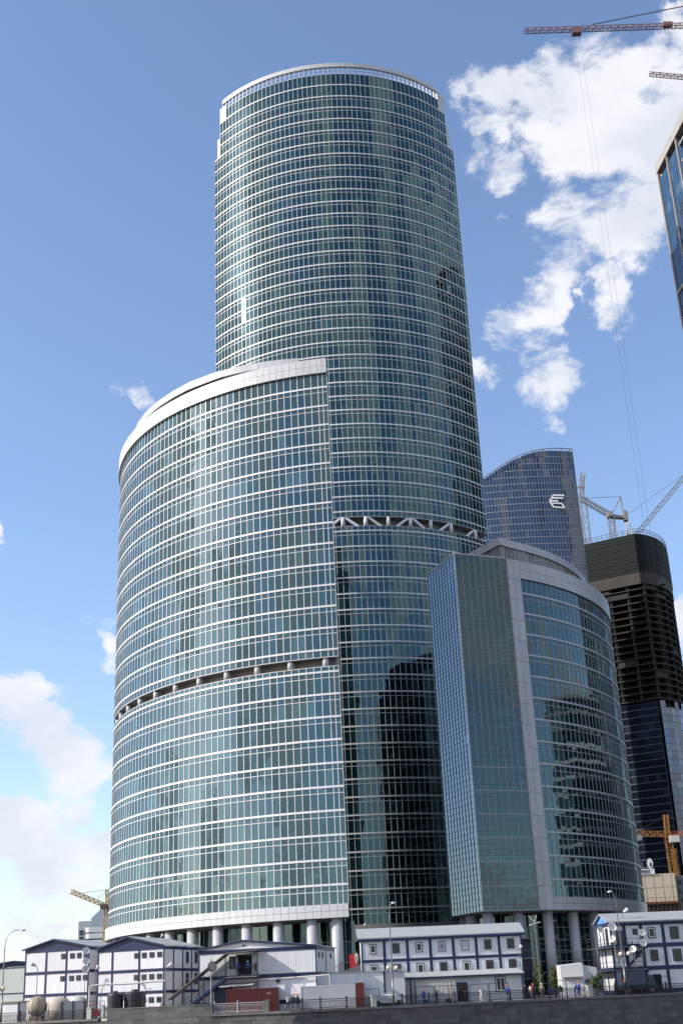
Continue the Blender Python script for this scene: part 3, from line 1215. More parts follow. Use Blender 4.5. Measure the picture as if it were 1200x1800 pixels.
for k in range(nz):
    z0 = zq_net + (zq_top - zq_net) * k / nz
    z1 = zq_net + (zq_top - zq_net) * (k + 1) / nz
    strip(tq, PQ, 0, PQ.L, 40, z0 + .12, z1, .05, .35 + .1 * (k % 2), NET, 'netting_sheet')
    strip(tq, PQ, 0, PQ.L, 40, z0 - .1, z0 + .12, .05, .6, IRON, 'scaffold_rail')
b = MB()
for s in frange(.2, PQ.L - .2, 44):
    b.bar(PQ.pt(s, .3, zq_top), PQ.pt(s, .3, zq_top + 2.8), .2)
for zz in (1.3, 2.7):
    for s0, s1 in zip(frange(.2, PQ.L - .2, 44), frange(.2, PQ.L - .2, 44)[1:]):
        b.bar(PQ.pt(s0, .3, zq_top + zz), PQ.pt(s1, .3, zq_top + zz), .2)
b.build('guard_rail', CABLE, tq)
# glazed lower storeys
for (PP, gm_, n_) in ((Plan(Q, (140, 660)), G_DARK, 22), (Plan([(151.5, 596.3)] + crv, (140, 660)), G_PALE, 18)):
    b = MB()
    k = 0
    z = zq_gl - 1
    while z > 4:
        for s0, s1 in zip(frange(0, PP.L, n_), frange(0, PP.L, n_)[1:]):
            if k == 0 and random.random() < .25 and gm_ is G_PALE:
                continue
            seg(b, PP, s0 + .05, s1 - .05, z - 3.15, z, .2, .45, .01, random.random() * .98 + .01, back=False)
        z -= 3.55
        k += 1
    b.build('pane_field', gm_, tq, kind='stuff')
    z = zq_gl - 1
    while z > 4:
        strip(tq, PP, 0, PP.L, 12, z - 3.5, z - 3.15, .1, .55, mat('navy_band', (.11, .125, .17), .4), 'floor_band')
        z -= 3.55
b = MB()
p = at(1156, 1028, 606)
b.box(p.x - 4, p.x + 3, p.y - 4, p.y + 5, p.z - .8, p.z + 1.6)
b.bar((p.x - 4, p.y - 4, p.z + 3), (p.x + 3, p.y - 4, p.z + 3), .2)
b.build('loading_platform', CABLE, tq)

# ------------------------------------------------------------------ tower at the frame's right edge
tr = thing('tower_under_construction', 'pale blue glazed tower with open concrete top floor and hoist', 'tower')
r0 = atz(1153, 292, 246 + HC)
r1 = atz(1200, 197, 246 + HC)
dr = (r1 - r0).normalized()
RA_ = (r0.x, r0.y)
RB_ = (r0.x + dr.x * 44, r0.y + dr.y * 44)
PR = Plan([RA_, RB_], (r0.x + 40, r0.y - 10))
ztr = r0.z
zgl = at(1156, 318, r0.y).z
nr = 15
b = MB()
z = zgl
k = 0
while z > 2:
    for s0, s1 in zip(frange(0, PR.L, nr), frange(0, PR.L, nr)[1:]):
        if k == 0 and s0 > 18:
            continue
        seg(b, PR, s0 + .06, s1 - .06, z - 3.6, z, -.1, 0, .004, random.random() * .98 + .01)
    z -= 3.7
    k += 1
b.build('pane_field', G_TOWR, tr, kind='stuff')
for s in frange(.4, PR.L - .4, 5):
    b = MB()
    seg(b, PR, max(0, s - .45), s + .45, 0, ztr - 3, -.5, .35)
    b.build('pilaster', mat('tan_cladding', (.24, .20, .18), .6), tr)
b = MB()
seg(b, PR, 0, PR.L, ztr - 3.2, ztr, -30, .6)
b.build('ring_beam', CONC_L, tr)
strip(tr, PR, 0, PR.L, 8, zgl - 43, zgl - 42, -.1, .4, CONC_L, 'floor_band')
b = MB()
seg(b, PR, 1.0, PR.L, 0, zgl - 1, -30, -.4)
b.build('core', CORE, tr)
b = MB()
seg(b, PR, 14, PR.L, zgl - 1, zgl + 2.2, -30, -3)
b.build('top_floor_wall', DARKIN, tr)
for j in range(3):
    strip(tr, PR, 20, PR.L, 2, zgl - 8 + j * 6, zgl - 7.4 + j * 6, -2, .5, CONC_L, 'open_slab')
b = MB()
seg(b, PR, 7, PR.L - 1, ztr + .2, ztr + 3.4, -20, -4)
b.build('roof_parapet', CONC_L, tr)
perp = Vector((dr.y, -dr.x))
if perp.x < 0:
    perp = -perp
for e0, far in ((RA_, 1), (RB_, -1)):
    EW = Plan([e0, (e0[0] + perp.x * 30, e0[1] + perp.y * 30)], (r0.x + perp.x * 15 + dr.x * 22, r0.y + perp.y * 15 + dr.y * 22))
    zs_ = [3.7 * k for k in range(int((zgl - 3) / 3.7))]
    curtain(tr, EW, frange(0, EW.L, 16), [(z + .3, z + 3.6) for z in zs_], G_TOWR, MUL_G, CONC_L, zs_[1:], [], .004, 0, mw=.14, band_h=.5)
ADDED_WNG = Plan([RB_, (RB_[0] + dr.x * 62, RB_[1] + dr.y * 62)], (r0.x + 60, r0.y - 70))  # unseen low wing, added only to be mirrored in the low tower's glass
b = MB()
for k in range(17):
    for s0, s1 in zip(frange(0, ADDED_WNG.L, 24), frange(0, ADDED_WNG.L, 24)[1:]):
        seg(b, ADDED_WNG, s0 + .06, s1 - .06, k * 4.1 + .9, k * 4.1 + 4.1, -.1, 0, .006, random.random() * .98 + .01)
b.build('added_wing_pane_field', G_A, tr, kind='stuff')
for k in range(18):
    strip(tr, ADDED_WNG, 0, ADDED_WNG.L, 4, k * 4.1, k * 4.1 + .9, -.2, .3, WHITE if 6 < k < 15 else CONC_L, 'added_wing_band')
b = MB()
seg(b, ADDED_WNG, .05, ADDED_WNG.L, 0, 70.6, -24, -.3)
b.build('added_wing_core', CORE, tr)
hp = PR.pt(17.5, 1.8, 0)
b = MB()
b.lattice((hp[0], hp[1], zgl - 62), (hp[0], hp[1], zgl - 20), 1.2, 22, .16)
b.build('hoist_mast', CABLE, tr)
b = MB()
b.box(hp[0] - 2.0, hp[0] + .4, hp[1] - 1.2, hp[1] + 1.2, zgl - 60, zgl - 53)
b.build('hoist_cage', CABLE, tr)

# ------------------------------------------------------------------ cranes
# hammerhead crane high above, mast beyond the right-hand tower
YC = 345.0
cr = thing('tower_crane', 'red hammerhead crane jib reaching high across the blue sky', 'crane', (0, 0, 0))
ja, jb = at(921, 53, YC), at(1280, 41, YC)
b = MB()
b.lattice(ja, jb, 1.6, 54, .2, 1.9, True)
b.build('jib', CRR, cr)
pend = at(1040, 43, YC)
apex = at(1290, -8, YC)
b = MB()
b.bar(pend, at(1200, 11, YC), .28)
b.bar(at(1200, 11, YC), apex, .28)
b.build('pendant_line', CABLE, cr)
tro = at(1012, 55, YC)
b = MB()
b.box(tro.x - 1.6, tro.x + 1.6, tro.y - 1.1, tro.y + 1.1, tro.z - 1.4, tro.z + 1.2)
b.build('trolley', CRR, cr)
b = MB()
for dx in (-.9, .9):
    b.bar((tro.x + dx, tro.y, tro.z), (tro.x + dx * .8, tro.y, 70), .045)
b.build('hoist_cable', CABLE, cr)
b = MB()
b.lattice((jb.x + 2, YC, 0), (apex.x + .5, YC, apex.z), 2.4, 60, .3)
b.build('mast', CRR, cr)
b = MB()
b.box(at(1172, 43, YC).x - 1.6, at(1172, 43, YC).x + 1.6, YC - .9, YC + .9, at(1172, 43, YC).z - .9, at(1172, 43, YC).z + .6)
b.build('winch_box', CRR, cr)
cr = thing('tower_crane', 'dark red crane jib tip in front of the high white cloud', 'crane')
ja, jb = at(1141, 129, 420), at(1290, 143, 420)
b = MB()
b.lattice(ja, jb, 1.7, 24, .22, 1.9, True)
b.build('jib', CRR, cr)
b = MB()
b.lattice((jb.x, 420, 0), (jb.x, 420, jb.z + 10), 2.4, 60, .3)
b.build('mast', CRR, cr)


def luffer(label, base, top, boom_to, frame_apex, tail, m_, pend=True, w=2.2):
    t = thing('luffing_crane', label, 'crane', base)
    o = Vector(base)
    top, boom_to, frame_apex, tail = [Vector(v) - o for v in (top, boom_to, frame_apex, tail)]
    b = MB()
    b.lattice((0, 0, 0), top, w, 9, .34)
    b.build('mast', m_, t)
    b = MB()
    b.lattice(top + Vector((0, 0, 1)), boom_to, w * .8, 22, .28)
    b.build('boom', m_, t)
    b = MB()
    d = (tail - top)
    b.quadbox([top + Vector((-2.5 if d.x > 0 else 2.5, 1.6, 0)), tail + Vector((0, 1.6, 0)), tail + Vector((0, -1.6, 0)), top + Vector((-2.5 if d.x > 0 else 2.5, -1.6, 0)),
               top + Vector((-2.5 if d.x > 0 else 2.5, 1.6, 2.0)), tail + Vector((0, 1.6, 1.2)), tail + Vector((0, -1.6, 1.2)), top + Vector((-2.5 if d.x > 0 else 2.5, -1.6, 2.0))])
    b.build('machinery_deck', mat('crane_deck', (.30, .29, .28), .6), t)
    b = MB()
    b.box(tail.x - 1, tail.x + 1, tail.y - 1.8, tail.y + 1.8, tail.z - 1.2, tail.z + 4.2)
    b.build('counterweight', CONC_L, t)
    b = MB()
    b.box(top.x - 2.2, top.x + .6, top.y - 2.6, top.y - .6, top.z + .2, top.z + 2.9)
    b.build('cab', mat('crane_deck', (.30, .29, .28)), t)
    b = MB()
    for dy in (-1.2, 1.2):
        b.bar(top + Vector((.5, dy, 2)), frame_apex + Vector((0, dy * .3, 0)), .45)
        b.bar(tail + Vector((-1, dy, 1)), frame_apex + Vector((0, dy * .3, 0)), .45)
    b.build('a_frame', mat('crane_deck', (.30, .29, .28)), t)
    b = MB()
    b.bar(frame_apex, boom_to, .2)
    b.bar(boom_to, boom_to - Vector((0, 0, 38)), .12)
    b.build('pendant_line', CABLE, t)
    return t


luffer('white luffing crane with machinery deck on the unfinished concrete tower', (at(1077, 950, 612).x, 616, zq_top - 8), at(1074, 910, 616), at(1020, 876, 616), at(1090, 873, 616), at(1099, 912, 616), CRW, w=3.0)
luffer('pale luffing crane boom slanting up behind the netted tower top', (at(1112, 950, 632).x, 632, zq_top - 10), at(1112, 950, 632), at(1212, 826, 632), at(1100, 905, 660), at(1104, 952, 650), CRW, w=2.6)
t = thing('luffing_crane', 'short white crane head beside the blue tower edge', 'crane', (at(1024, 960, 640).x, 640, 0))
o = Vector(t.location)
b = MB()
b.lattice((0, 0, 0), at(1023, 872, 640) - o, 3.4, 40, .34)
b.build('mast', CRW, t)
b = MB()
b.lattice(at(1021, 873, 640) - o, at(1023, 832, 640) - o, 2.4, 6, .4)
b.bar(at(1013, 857, 640) - o, at(1026, 856, 640) - o, .8)
b.build('crane_head', mat('crane_deck', (.30, .29, .28)), t)

# yellow crane in front of the navy glass
t = thing('tower_crane', 'orange yellow tower crane beside the cream building', 'crane', (at(1180, 1500, 505).x, 505, 0))
o = Vector(t.location)


def L_(px, py, Y=505):
    return at(px, py, Y) - o


b = MB()
b.lattice(Vector((L_(1186, 1530).x, 0, 0)), L_(1172, 1466), 2.4, 22, .2)
b.lattice(Vector((L_(1194, 1530).x, 4, 0)), L_(1186, 1490) + Vector((0, 4, 0)), 1.7, 22, .14)
b.build('mast', YEL, t)
b = MB()
b.lattice(L_(1172, 1466), L_(1169, 1432), 1.6, 6, .22)
b.build('tower_top', YEL, t)
b = MB()
b.lattice(L_(1060, 1464), L_(1174, 1466), 1.7, 18, .18, 2.1, True)
b.build('counter_jib', YEL, t)
b = MB()
b.lattice(L_(1174, 1466), L_(1290, 1461), 1.7, 22, .16, 2.0, True)
b.build('jib', mat('crane_orange', (.50, .12, .04), .5), t)
b = MB()
c_ = L_(1183, 1475)
b.box(c_.x - 1.9, c_.x + 1.9, -2.0, .6, c_.z - 1.3, c_.z + 1.3)
b.build('cab', mat('cab_white', (.62, .60, .55), .5), t)
b = MB()
c_ = L_(1119, 1472)
b.box(c_.x - 1.6, c_.x + 1.6, -1, 1, c_.z - 1.3, c_.z + .9)
b.build('counterweight', CONC_L, t)
b = MB()
b.bar(L_(1169, 1432), L_(1120, 1462), .09)
b.bar(L_(1169, 1432), L_(1240, 1462), .09)
b.build('pendant_line', CABLE, t)

# pale yellow crane on the left, beyond tower B
YX = 480.0
t = thing('tower_crane', 'pale yellow crane with slanting jib beside the far balconied building', 'crane', (at(187, 1640, YX).x, YX, 0))
o = Vector(t.location)
b = MB()
b.lattice((0, 0, 0), at(188, 1597, YX) - o, 1.9, 16, .32)
b.build('mast', YEL_P, t)
b = MB()
b.lattice(at(191, 1594, YX) - o, at(125, 1567, YX) - o, 1.5, 16, .34, 1.6)
b.build('jib', YEL_P, t)
b = MB()
b.lattice(at(189, 1592, YX) - o, at(188.5, 1563, YX) - o, 1.0, 5, .3)
b.build('tower_top', YEL_P, t)
b = MB()
b.bar(at(188.5, 1564, YX) - o, at(143, 1570, YX) - o, .14)
b.bar(at(188.5, 1566, YX) - o, at(171, 1580, YX) - o, .14)
b.build('pendant_line', CABLE, t)
b = MB()
c_ = at(185, 1593, YX) - o
b.box(c_.x - 1.6, c_.x + 1, -1.4, 1, c_.z - 1, c_.z + .7)
c_ = at(193.5, 1597, YX) - o
b.box(c_.x - .9, c_.x + .9, -1, 1, c_.z - 2.6, c_.z + .6)
b.build('machinery', mat('crane_machinery', (.10, .06, .04), .6), t)

# ------------------------------------------------------------------ far left building
YF = 520.0
t = thing('far_building', 'distant white building with curved balconies and slanted glass roof', 'building')
pl, pr = at(137, 1662, YF), at(216, 1660, YF)
xl, xr = pl.x, pr.x
zt = at(140, 1619.5, YF).z
b = MB()
b.box(xl, xr, YF, YF + 30, 0, zt)
b.build('wall', FARG, t)
b = MB()
xs, zsr = at(161, 1614, YF).x, at(161, 1614, YF).z
za = at(181, 1595, YF).z
xa = at(181, 1595, YF).x
b.v += [(xs, YF - .3, zt - 5), (xr, YF - .3, zt - 5), (xr, YF - .3, za - .5), (xa, YF - .3, za), (xs, YF - .3, zsr),
        (xs, YF + 20, zt - 5), (xr, YF + 20, zt - 5), (xr, YF + 20, za - .5), (xa, YF + 20, za), (xs, YF + 20, zsr)]
b.f += [(0, 1, 2, 3, 4), (9, 8, 7, 6, 5), (0, 4, 9, 5), (4, 3, 8, 9), (3, 2, 7, 8)]
b.r += [.3] * 5
b.build('slanted_roof', mat('far_glass_roof', (.30, .37, .43), .3), t)
for j, py in enumerate((1634, 1645, 1656.5)):
    c0 = at(150, py, YF - 1)
    b = MB()
    P_ = Plan(arc((c0.x + 1.9, YF), 1.9, math.radians(180), math.radians(270), 6) + [(xr, YF - 2.0)], (xr - 2, YF + 8))
    for s0, s1 in zip(frange(0, P_.L, 12), frange(0, P_.L, 12)[1:]):
        seg(b, P_, s0, s1, c0.z - 1.2, c0.z + .7, -.3, 0)
    b.build('balcony', FARW, t)
    for px in (143.5, 153, 159, 166, 178):
        w_ = at(px, py + 5.5, YF - .1)
        b = MB()
        b.box(w_.x - .75, w_.x + .75, YF - .12, YF + .1, w_.z - .9, w_.z + .9, .2)
        b.build('window', G_DARK, t)

# ------------------------------------------------------------------ cream building with the sign
YK = 470.0
t = thing('sign_building', 'cream rendered block carrying a rooftop developer sign', 'building')
q0, q1, q2, q3 = at(1108, 1544, YK), at(1184, 1530, YK), at(1191, 1583, YK), at(1112, 1590, YK)
xl, xr = q0.x, q2.x
zb_, zt_ = at(1150, 1586, YK).z, at(1150, 1536, YK).z
b = MB()
b.quadbox([(xl, YK + 14, zb_), (xr, YK + 10, zb_), (xr, YK, zb_), (xl, YK, zb_), (xl, YK + 14, zt_), (xr, YK + 10, zt_), (xr, YK, zt_), (xl, YK, zt_)])
b.build('wall', CREAM, t)
b = MB()
for k in range(5):
    x = xl + (xr - xl) * (k + .5) / 5
    b.bar((x, YK - .02, zb_ + .1), (x, YK - .02, zt_), .09)
b.bar((xl, YK - .02, zb_ + 4.9), (xr, YK - .02, zb_ + 5.4), .09)
b.build('render_joint', mat('joint_grey', (.40, .36, .30), .9), t)
b = MB()
b.box(xl, xr + .4, YK - 2.2, YK + .1, zb_ - .8, zb_)
b.build('scaffold_deck', RUST, t)
for k in range(11):
    x = xl + .3 + (xr - xl) * k / 10.5
    b = MB()
    b.bar((x, YK - 1.8, zb_ - 3.0), (x, YK - 1.8, zb_ - .5), .22)
    b.bar((x, YK - 1.8, zb_), (x, YK - 1.8, zb_ + 1.5), .1)
    b.build('scaffold_post', RUST, t)
b = MB()
b.bar((xl, YK - 1.8, zb_ + 1.5), (xr, YK - 1.8, zb_ + 1.5), .1)
b.build('scaffold_rail', RUST, t)
b = MB()
b.box(xl, xr + .4, YK - .4, YK + 10, 0, zb_ - .5)
b.build('lower_wall', mat('dark_cladding', (.03, .032, .03), .6), t)
b = MB()
b.box(xl, xr + 3, YK - .7, YK - .4, zb_ - 7.5, zb_ - 6.4)
b.build('canopy_edge', CONC_L, t)
b = MB()
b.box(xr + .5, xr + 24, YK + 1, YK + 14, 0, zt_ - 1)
b.build('side_wing', mat('side_wing_grey', (.16, .165, .18), .7), t)  # even blue-grey tone on the side wing
for j in range(3):
    b = MB()
    b.box(xr + 1.2, xr + 15, YK + .8, YK + 1.1, zt_ - 4 - j * 3.2, zt_ - 2.4 - j * 3.2, .3)
    b.build('window', G_DARK, t)
for r_ in range(2):
    b = MB()
    x = at(1131, 1613, YK - .8).x
    z = at(1131, 1613 + 6 * r_, YK - .8).z
    for k in range(7 - (1 - r_)):
        b.box(x + k * .37, x + k * .37 + .25, YK - .75, YK - .7, z - .3, z + random.uniform(.2, .42))
    b.build('lettering', mat('sign_white', (.8, .8, .8), .5), t)


def text_mesh(body, size, m, parent, loc, name='lettering', ext=.05, sx=1.0, rot=0.0):
    cu = bpy.data.curves.new(name, 'FONT')
    cu.body = body
    cu.size = size
    cu.extrude = ext
    cu.resolution_u = 3
    tmp = bpy.data.objects.new('tmp_text', cu)
    COL.objects.link(tmp)
    bpy.context.view_layer.update()
    me = bpy.data.meshes.new_from_object(tmp.evaluated_get(bpy.context.evaluated_depsgraph_get()))
    bpy.data.objects.remove(tmp)
    bpy.data.curves.remove(cu)
    me.materials.clear()
    me.materials.append(m)
    o = bpy.data.objects.new(name, me)
    COL.objects.link(o)
    o.parent = parent
    o.location = loc
    o.rotation_euler = (math.pi / 2, 0, rot)
    o.scale = (sx, 1, 1)
    return o


sg_ = thing('roof_sign', 'white DEVELOPMENT rooftop sign board with oval emblem and dark letters', 'sign', (xl, YK - .1, zt_))
o = Vector(sg_.location)
s0_, s1_ = at(1104, 1545, YK), at(1149, 1530, YK)
dz = .0
b = MB()
b.box(s0_.x - o.x, s1_.x - o.x, -.25, 0, -.05, at(1149, 1527, YK).z - o.z)
b.build('board', mat('sign_board_white', (.80, .80, .80), .5), sg_)
bh = at(1149, 1527, YK).z - o.z
text_mesh('DEVELOPMENT', bh * .95, mat('sign_ink', (.03, .03, .03), .6), sg_, (s0_.x - o.x + .1, -.30, bh * .16), sx=(s1_.x - s0_.x - .3) / (bh * .95 * 8.0))
text_mesh('AFI', 3.4, mat('sign_letter_dark', (.16, .16, .17), .5), sg_, (at(1112, 1530, YK).x - o.x - .2, -.2, bh + .12), 'letters', .15, .85)
oc = at(1141.5, 1518, YK) - o
b = MB()
for rr, yy in ((1, 0),):
    n0 = len(b.v)
    for y_ in (-.3, .1):
        for k in range(20):
            a = 2 * math.pi * k / 20
            b.v.append((oc.x + 1.03 * math.cos(a), y_, oc.z + 1.82 * math.sin(a)))
    b.f += [tuple(range(n0, n0 + 20)), tuple(range(n0 + 20, n0 + 40))[::-1]] + [(n0 + k, n0 + (k + 1) % 20, n0 + 20 + (k + 1) % 20, n0 + 20 + k) for k in range(20)]
    b.r += [0] * 22
b.build('oval_emblem', mat('sign_board_white', (.8, .8, .8)), sg_)
b = MB()
for dx, h in ((-.17, .7), (.08, 1.05), (.28, .63)):
    b.bar((oc.x + dx, -.34, oc.z - 1.05), (oc.x + dx * .6, -.34, oc.z - .85 + h * 1.3), .18)
b.build('emblem_figure', mat('sign_ink', (.03, .03, .03)), sg_)

# ------------------------------------------------------------------ site cabins
def rot2(x, y, a):
    return (x * math.cos(a) - y * math.sin(a), x * math.sin(a) + y * math.cos(a))


def window(t, face, W, D, x, z, w, h, style='white'):
    """Window part on the front (y = 0), left (x = 0) or right (x = W) wall; frame and pane are its sub-parts."""
    def bx(m, a0, a1, d0, d1, z0, z1, rnd=0.0):
        if face == 'front':
            m.box(a0, a1, -d1, -d0, z0, z1, rnd)
        elif face == 'right':
            m.box(W + d0, W + d1, a0, a1, z0, z1, rnd)
        else:
            m.box(-d1, -d0, a0, a1, z0, z1, rnd)
    m = MB()
    bx(m, x - w / 2 - .12, x + w / 2 + .12, .035, .075, z - .12, z + h + .12)
    wobj = m.build('window', FRAMED if style != 'white2' else BLUE, t)
    m = MB()
    f = .09
    bx(m, x - w / 2, x + w / 2, .075, .12, z, z + f)
    bx(m, x - w / 2, x + w / 2, .075, .12, z + h - f, z + h)
    bx(m, x - w / 2, x - w / 2 + f, .075, .12, z + f, z + h - f)
    bx(m, x + w / 2 - f, x + w / 2, .075, .12, z + f, z + h - f)
    if w > 1.0:
        bx(m, x - .04, x + .04, .075, .115, z + f, z + h - f)
    m.build('frame', FRAMEW if style in ('white', 'lilac', 'bright', 'white2') else FRAMED, wobj)
    m = MB()
    bx(m, x - w / 2 + f, x + w / 2 - f, .076, .09, z + f, z + h - f, {'lilac': .97, 'bright': .99}.get(style, random.uniform(.02, .7)))
    m.build('pane', {'lilac': mat('lilac_curtain', (.33, .20, .36), .5), 'bright': mat('pale_blind', (.42, .44, .44), .5)}.get(style, G_WIN), wobj)


def cabin(label, loc, a, W, D, storeys, h, base, fmods, smods, ridge, gable, ridge_axis, eaveL=None, side='right', beam=.34, post=.26, blue_gable=True, wall_m=None, overhang=.35, group='stacked site cabins on the embankment', sides=('right',)):
    t = thing('site_cabin', label, 'cabin', loc, a, group)
    H_ = base + storeys * h
    # wall panels, one per module and storey
    def split(n, L):
        return frange(0, L, n) if isinstance(n, int) else n
    fx = split(fmods, W)
    sx = split(smods, D)
    b = MB()
    b.box(.12, W - .12, .12, D - .12, 0, H_ - .05)
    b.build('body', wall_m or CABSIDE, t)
    zl = [base + h * k for k in range(storeys + 1)]
    for k in range(storeys):
        z0, z1 = (0 if k == 0 else zl[k]), zl[k + 1]
        for x0, x1 in zip(fx, fx[1:]):
            b = MB()
            b.box(x0 + .01, x1 - .01, 0, .1, z0 + .01, z1 - .01)
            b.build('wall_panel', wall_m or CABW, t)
        for y0, y1 in zip(sx, sx[1:]):
            for sd in sides:
                b = MB()
                if sd == 'right':
                    b.box(W - .1, W, max(y0, .1) + .01, y1 - .01, z0 + .01, z1 - .01)
                else:
                    b.box(0, .1, max(y0, .1) + .01, y1 - .01, z0 + .01, z1 - .01)
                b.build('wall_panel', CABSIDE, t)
    for x in fx:
        b = MB()
        b.box(max(0, x - post / 2) - (.03 if x < .1 else 0), min(W, x + post / 2) + (.03 if x > W - .1 else 0), -.05, .06, 0, H_)
        b.build('post', BLUE, t)
    for sd in sides:
        for y in sx[1:]:
            b = MB()
            xx = (W - .06, W + .05) if sd == 'right' else (-.05, .06)
            b.box(*xx, y - post / 2, min(D, y + post / 2), 0, H_)
            b.build('post', BLUE, t)
    for k, z in enumerate(zl):
        if k == 0 and base < .3:
            continue
        b = MB()
        b.box(-.06, W + .06, -.075, .05, z - beam / 2, z + beam / 2)
        for sd in sides:
            if sd == 'right':
                b.box(W - .05, W + .075, .05, D, z - beam / 2, z + beam / 2)
            else:
                b.box(-.075, .05, .05, D, z - beam / 2, z + beam / 2)
        b.build('beam', BLUE, t)
    # roof
    r = MB()
    o_ = overhang
    if ridge_axis == 'y':
        eL, eR = (H_ + .17, H_ + .17) if eaveL is None else (eaveL, H_ + .17)
        th = .14
        for (xa, za, xb, zb) in ((-o_, eL, ridge, gable), (ridge, gable, W + o_, eR)):
            r.quadbox([(xa, D + .2, za), (xb, D + .2, zb), (xb, -o_, zb), (xa, -o_, za), (xa, D + .2, za + th), (xb, D + .2, zb + th), (xb, -o_, zb + th), (xa, -o_, za + th)])
        gb = MB()
        gb.v += [(0, -.04, H_ + .1), (W, -.04, H_ + .1), (W, -.04, eR), (ridge, -.04, gable + .02), (0, -.04, eL),
                 (0, .1, H_ + .1), (W, .1, H_ + .1), (W, .1, eR), (ridge, .1, gable + .02), (0, .1, eL)]
        gb.f += [(0, 1, 2, 3, 4), (9, 8, 7, 6, 5), (1, 6, 7, 2), (0, 4, 9, 5)]
        gb.r += [0] * 4
        gb.build('gable', BLUE if blue_gable else (wall_m or CABW), t)
    else:
        eF = H_ + .17
        th = .14
        for (ya, za, yb, zb) in ((-o_, eF, ridge, gable), (ridge, gable, D + o_, eF)):
            r.quadbox([(-o_, yb, zb), (W + o_, yb, zb), (W + o_, ya, za), (-o_, ya, za), (-o_, yb, zb + th), (W + o_, yb, zb + th), (W + o_, ya, za + th), (-o_, ya, za + th)])
        for xx in ((-.04, .1), (W - .1, W + .04)):
            gb = MB()
            gb.v += [(xx[0], 0, H_ + .1), (xx[0], D, H_ + .1), (xx[0], ridge, gable), (xx[1], 0, H_ + .1), (xx[1], D, H_ + .1), (xx[1], ridge, gable)]
            gb.f += [(0, 1, 2), (3, 5, 4), (0, 2, 5, 3), (1, 4, 5, 2)]
            gb.r += [0] * 4
            gb.build('gable', mat('sky_blue_paint', (.10, .25, .62), .5) if 'dishes' in label else BLUE, t)
    r.build('roof', ROOFM, t)
    if ridge_axis == 'x':
        b = MB()
        b.box(-o_, W + o_, -o_ - .03, -o_ + .05, H_ - .12, H_ + .16)
        b.build('eave_board', BLUE, t)
    else:
        for (xa, za, xb, zb) in ((-o_, eL, ridge, gable), (ridge, gable, W + o_, eR)):
            b = MB()
            b.bar((xa, -o_ - .03, za + .02), (xb, -o_ - .03, zb + .02), .06, .2)
            b.build('verge_board', BLUE, t)
    return t


A20 = math.radians(-19)
# cabins 1 and 2: gable ends to the quay
c1r = at(155, 1745, 171.5)
W1 = 9.75
d_ = rot2(W1, 0, A20)
c1 = cabin('two-gabled row: blue gabled white cabin stack beside three round dishes', (c1r.x - d_[0], c1r.y - d_[1], 0), A20, W1, 10, 3, 2.78, .28, [0, 3.25, 6.35, W1], 4, 4.45, 9.95, 'y')
c1['label'] = 'three-storey white site cabin with navy gable beside a stack of dishes'
for st in range(2):
    z = .28 + 2.78 * (2 - st) + 1.75
    for x in (5.85, 7.2, 8.25, 9.25):
        window(c1, 'front', W1, 10, x, z, .42, .42, 'dark')
c2r = at(288, 1740, 166.0)
W2 = 9.6
d_ = rot2(W2, 0, A20)
c2 = cabin('x', (c2r.x - d_[0], c2r.y - d_[1], 0), A20, W2, 10.4, 3, 2.62, .2, [0, 2.15, 6.05, W2], 4, 4.5, 9.55, 'y')
c2['label'] = 'three-storey white site cabin with navy gable behind the black water tanks'
for st in range(3):
    z = .2 + 2.62 * (2 - st) + (1.62 if st < 2 else 1.5)
    for x in (5.65, 6.75, 7.85, 8.95):
        window(c2, 'front', W2, 10.4, x, z, .42, .42, 'dark')
for st in range(2):
    for y in (6.5, 9.1):
        window(c2, 'right', W2, 10.4, y, .2 + 2.62 * (2 - st) + .9, .55, 1.2, 'dark')
# far-left grey-green box behind
c0 = cabin('pale grey-green hut with blue roof edge behind the lamp', at(-45, 1780, 186) * Vector((1, 1, 0)) if False else (at(-60, 1760, 186).x, 188, 0), A20 * .5, 13.0, 8, 2, 3.45, .2, 1, 2, 6.5, 7.9, 'y', blue_gable=True, wall_m=mat('grey_green_sheet', (.50, .53, .49), .6), post=.2, beam=.12)
# cabin 3: wide hall over a ground storey, door reached by the outside stair
A10 = math.radians(-9)
c3l = at(349, 1718, 160.5)
W3 = 14.75
c3 = cabin('wide white two-storey cabin with open door at the stair head', (c3l.x, c3l.y, 0), A10, W3, 12.5, 2, 3.0, 1.0, 1, 2, 5.75, 8.15, 'y', eaveL=7.25, blue_gable=False, beam=.42, post=.2, overhang=.28)
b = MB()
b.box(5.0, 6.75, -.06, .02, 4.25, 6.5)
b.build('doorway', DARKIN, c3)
b = MB()
b.box(4.72, 5.0, -.09, .02, 4.2, 6.6)
b.box(6.75, 7.3, -.09, .02, 4.2, 6.6)
b.box(4.72, 7.3, -.09, .02, 6.5, 6.75)
b.build('door_frame', mat('door_frame_grey', (.5, .52, .5), .6), c3)
window(c3, 'front', W3, 12.5, 4.3, 5.1, .5, 1.2, 'dark')
b = MB()
b.tube([(9.95, -.09, 3.35), (9.95, .02, 3.35)], .24, 12)
b.build('round_vent', BLACK, c3)
b = MB()
b.box(5.6, 5.95, -.06, .02, 7.5, 7.7)
b.build('gable_vent', BLACK, c3)
for y in (1.6, 4.0, 9.6):
    window(c3, 'right', W3, 12.5, y, 5.95, .4, .45, 'dark')
b = MB()
b.tube([(7.6, -.32, 3.55), (W3 + .4, -.32, 3.75), (W3 + 1.6, -.32, 3.8), (W3 + 1.65, -.32, 2.2)], .085, 8)
b.build('pipe', mat('pale_pipe', (.62, .60, .56), .5), c3)
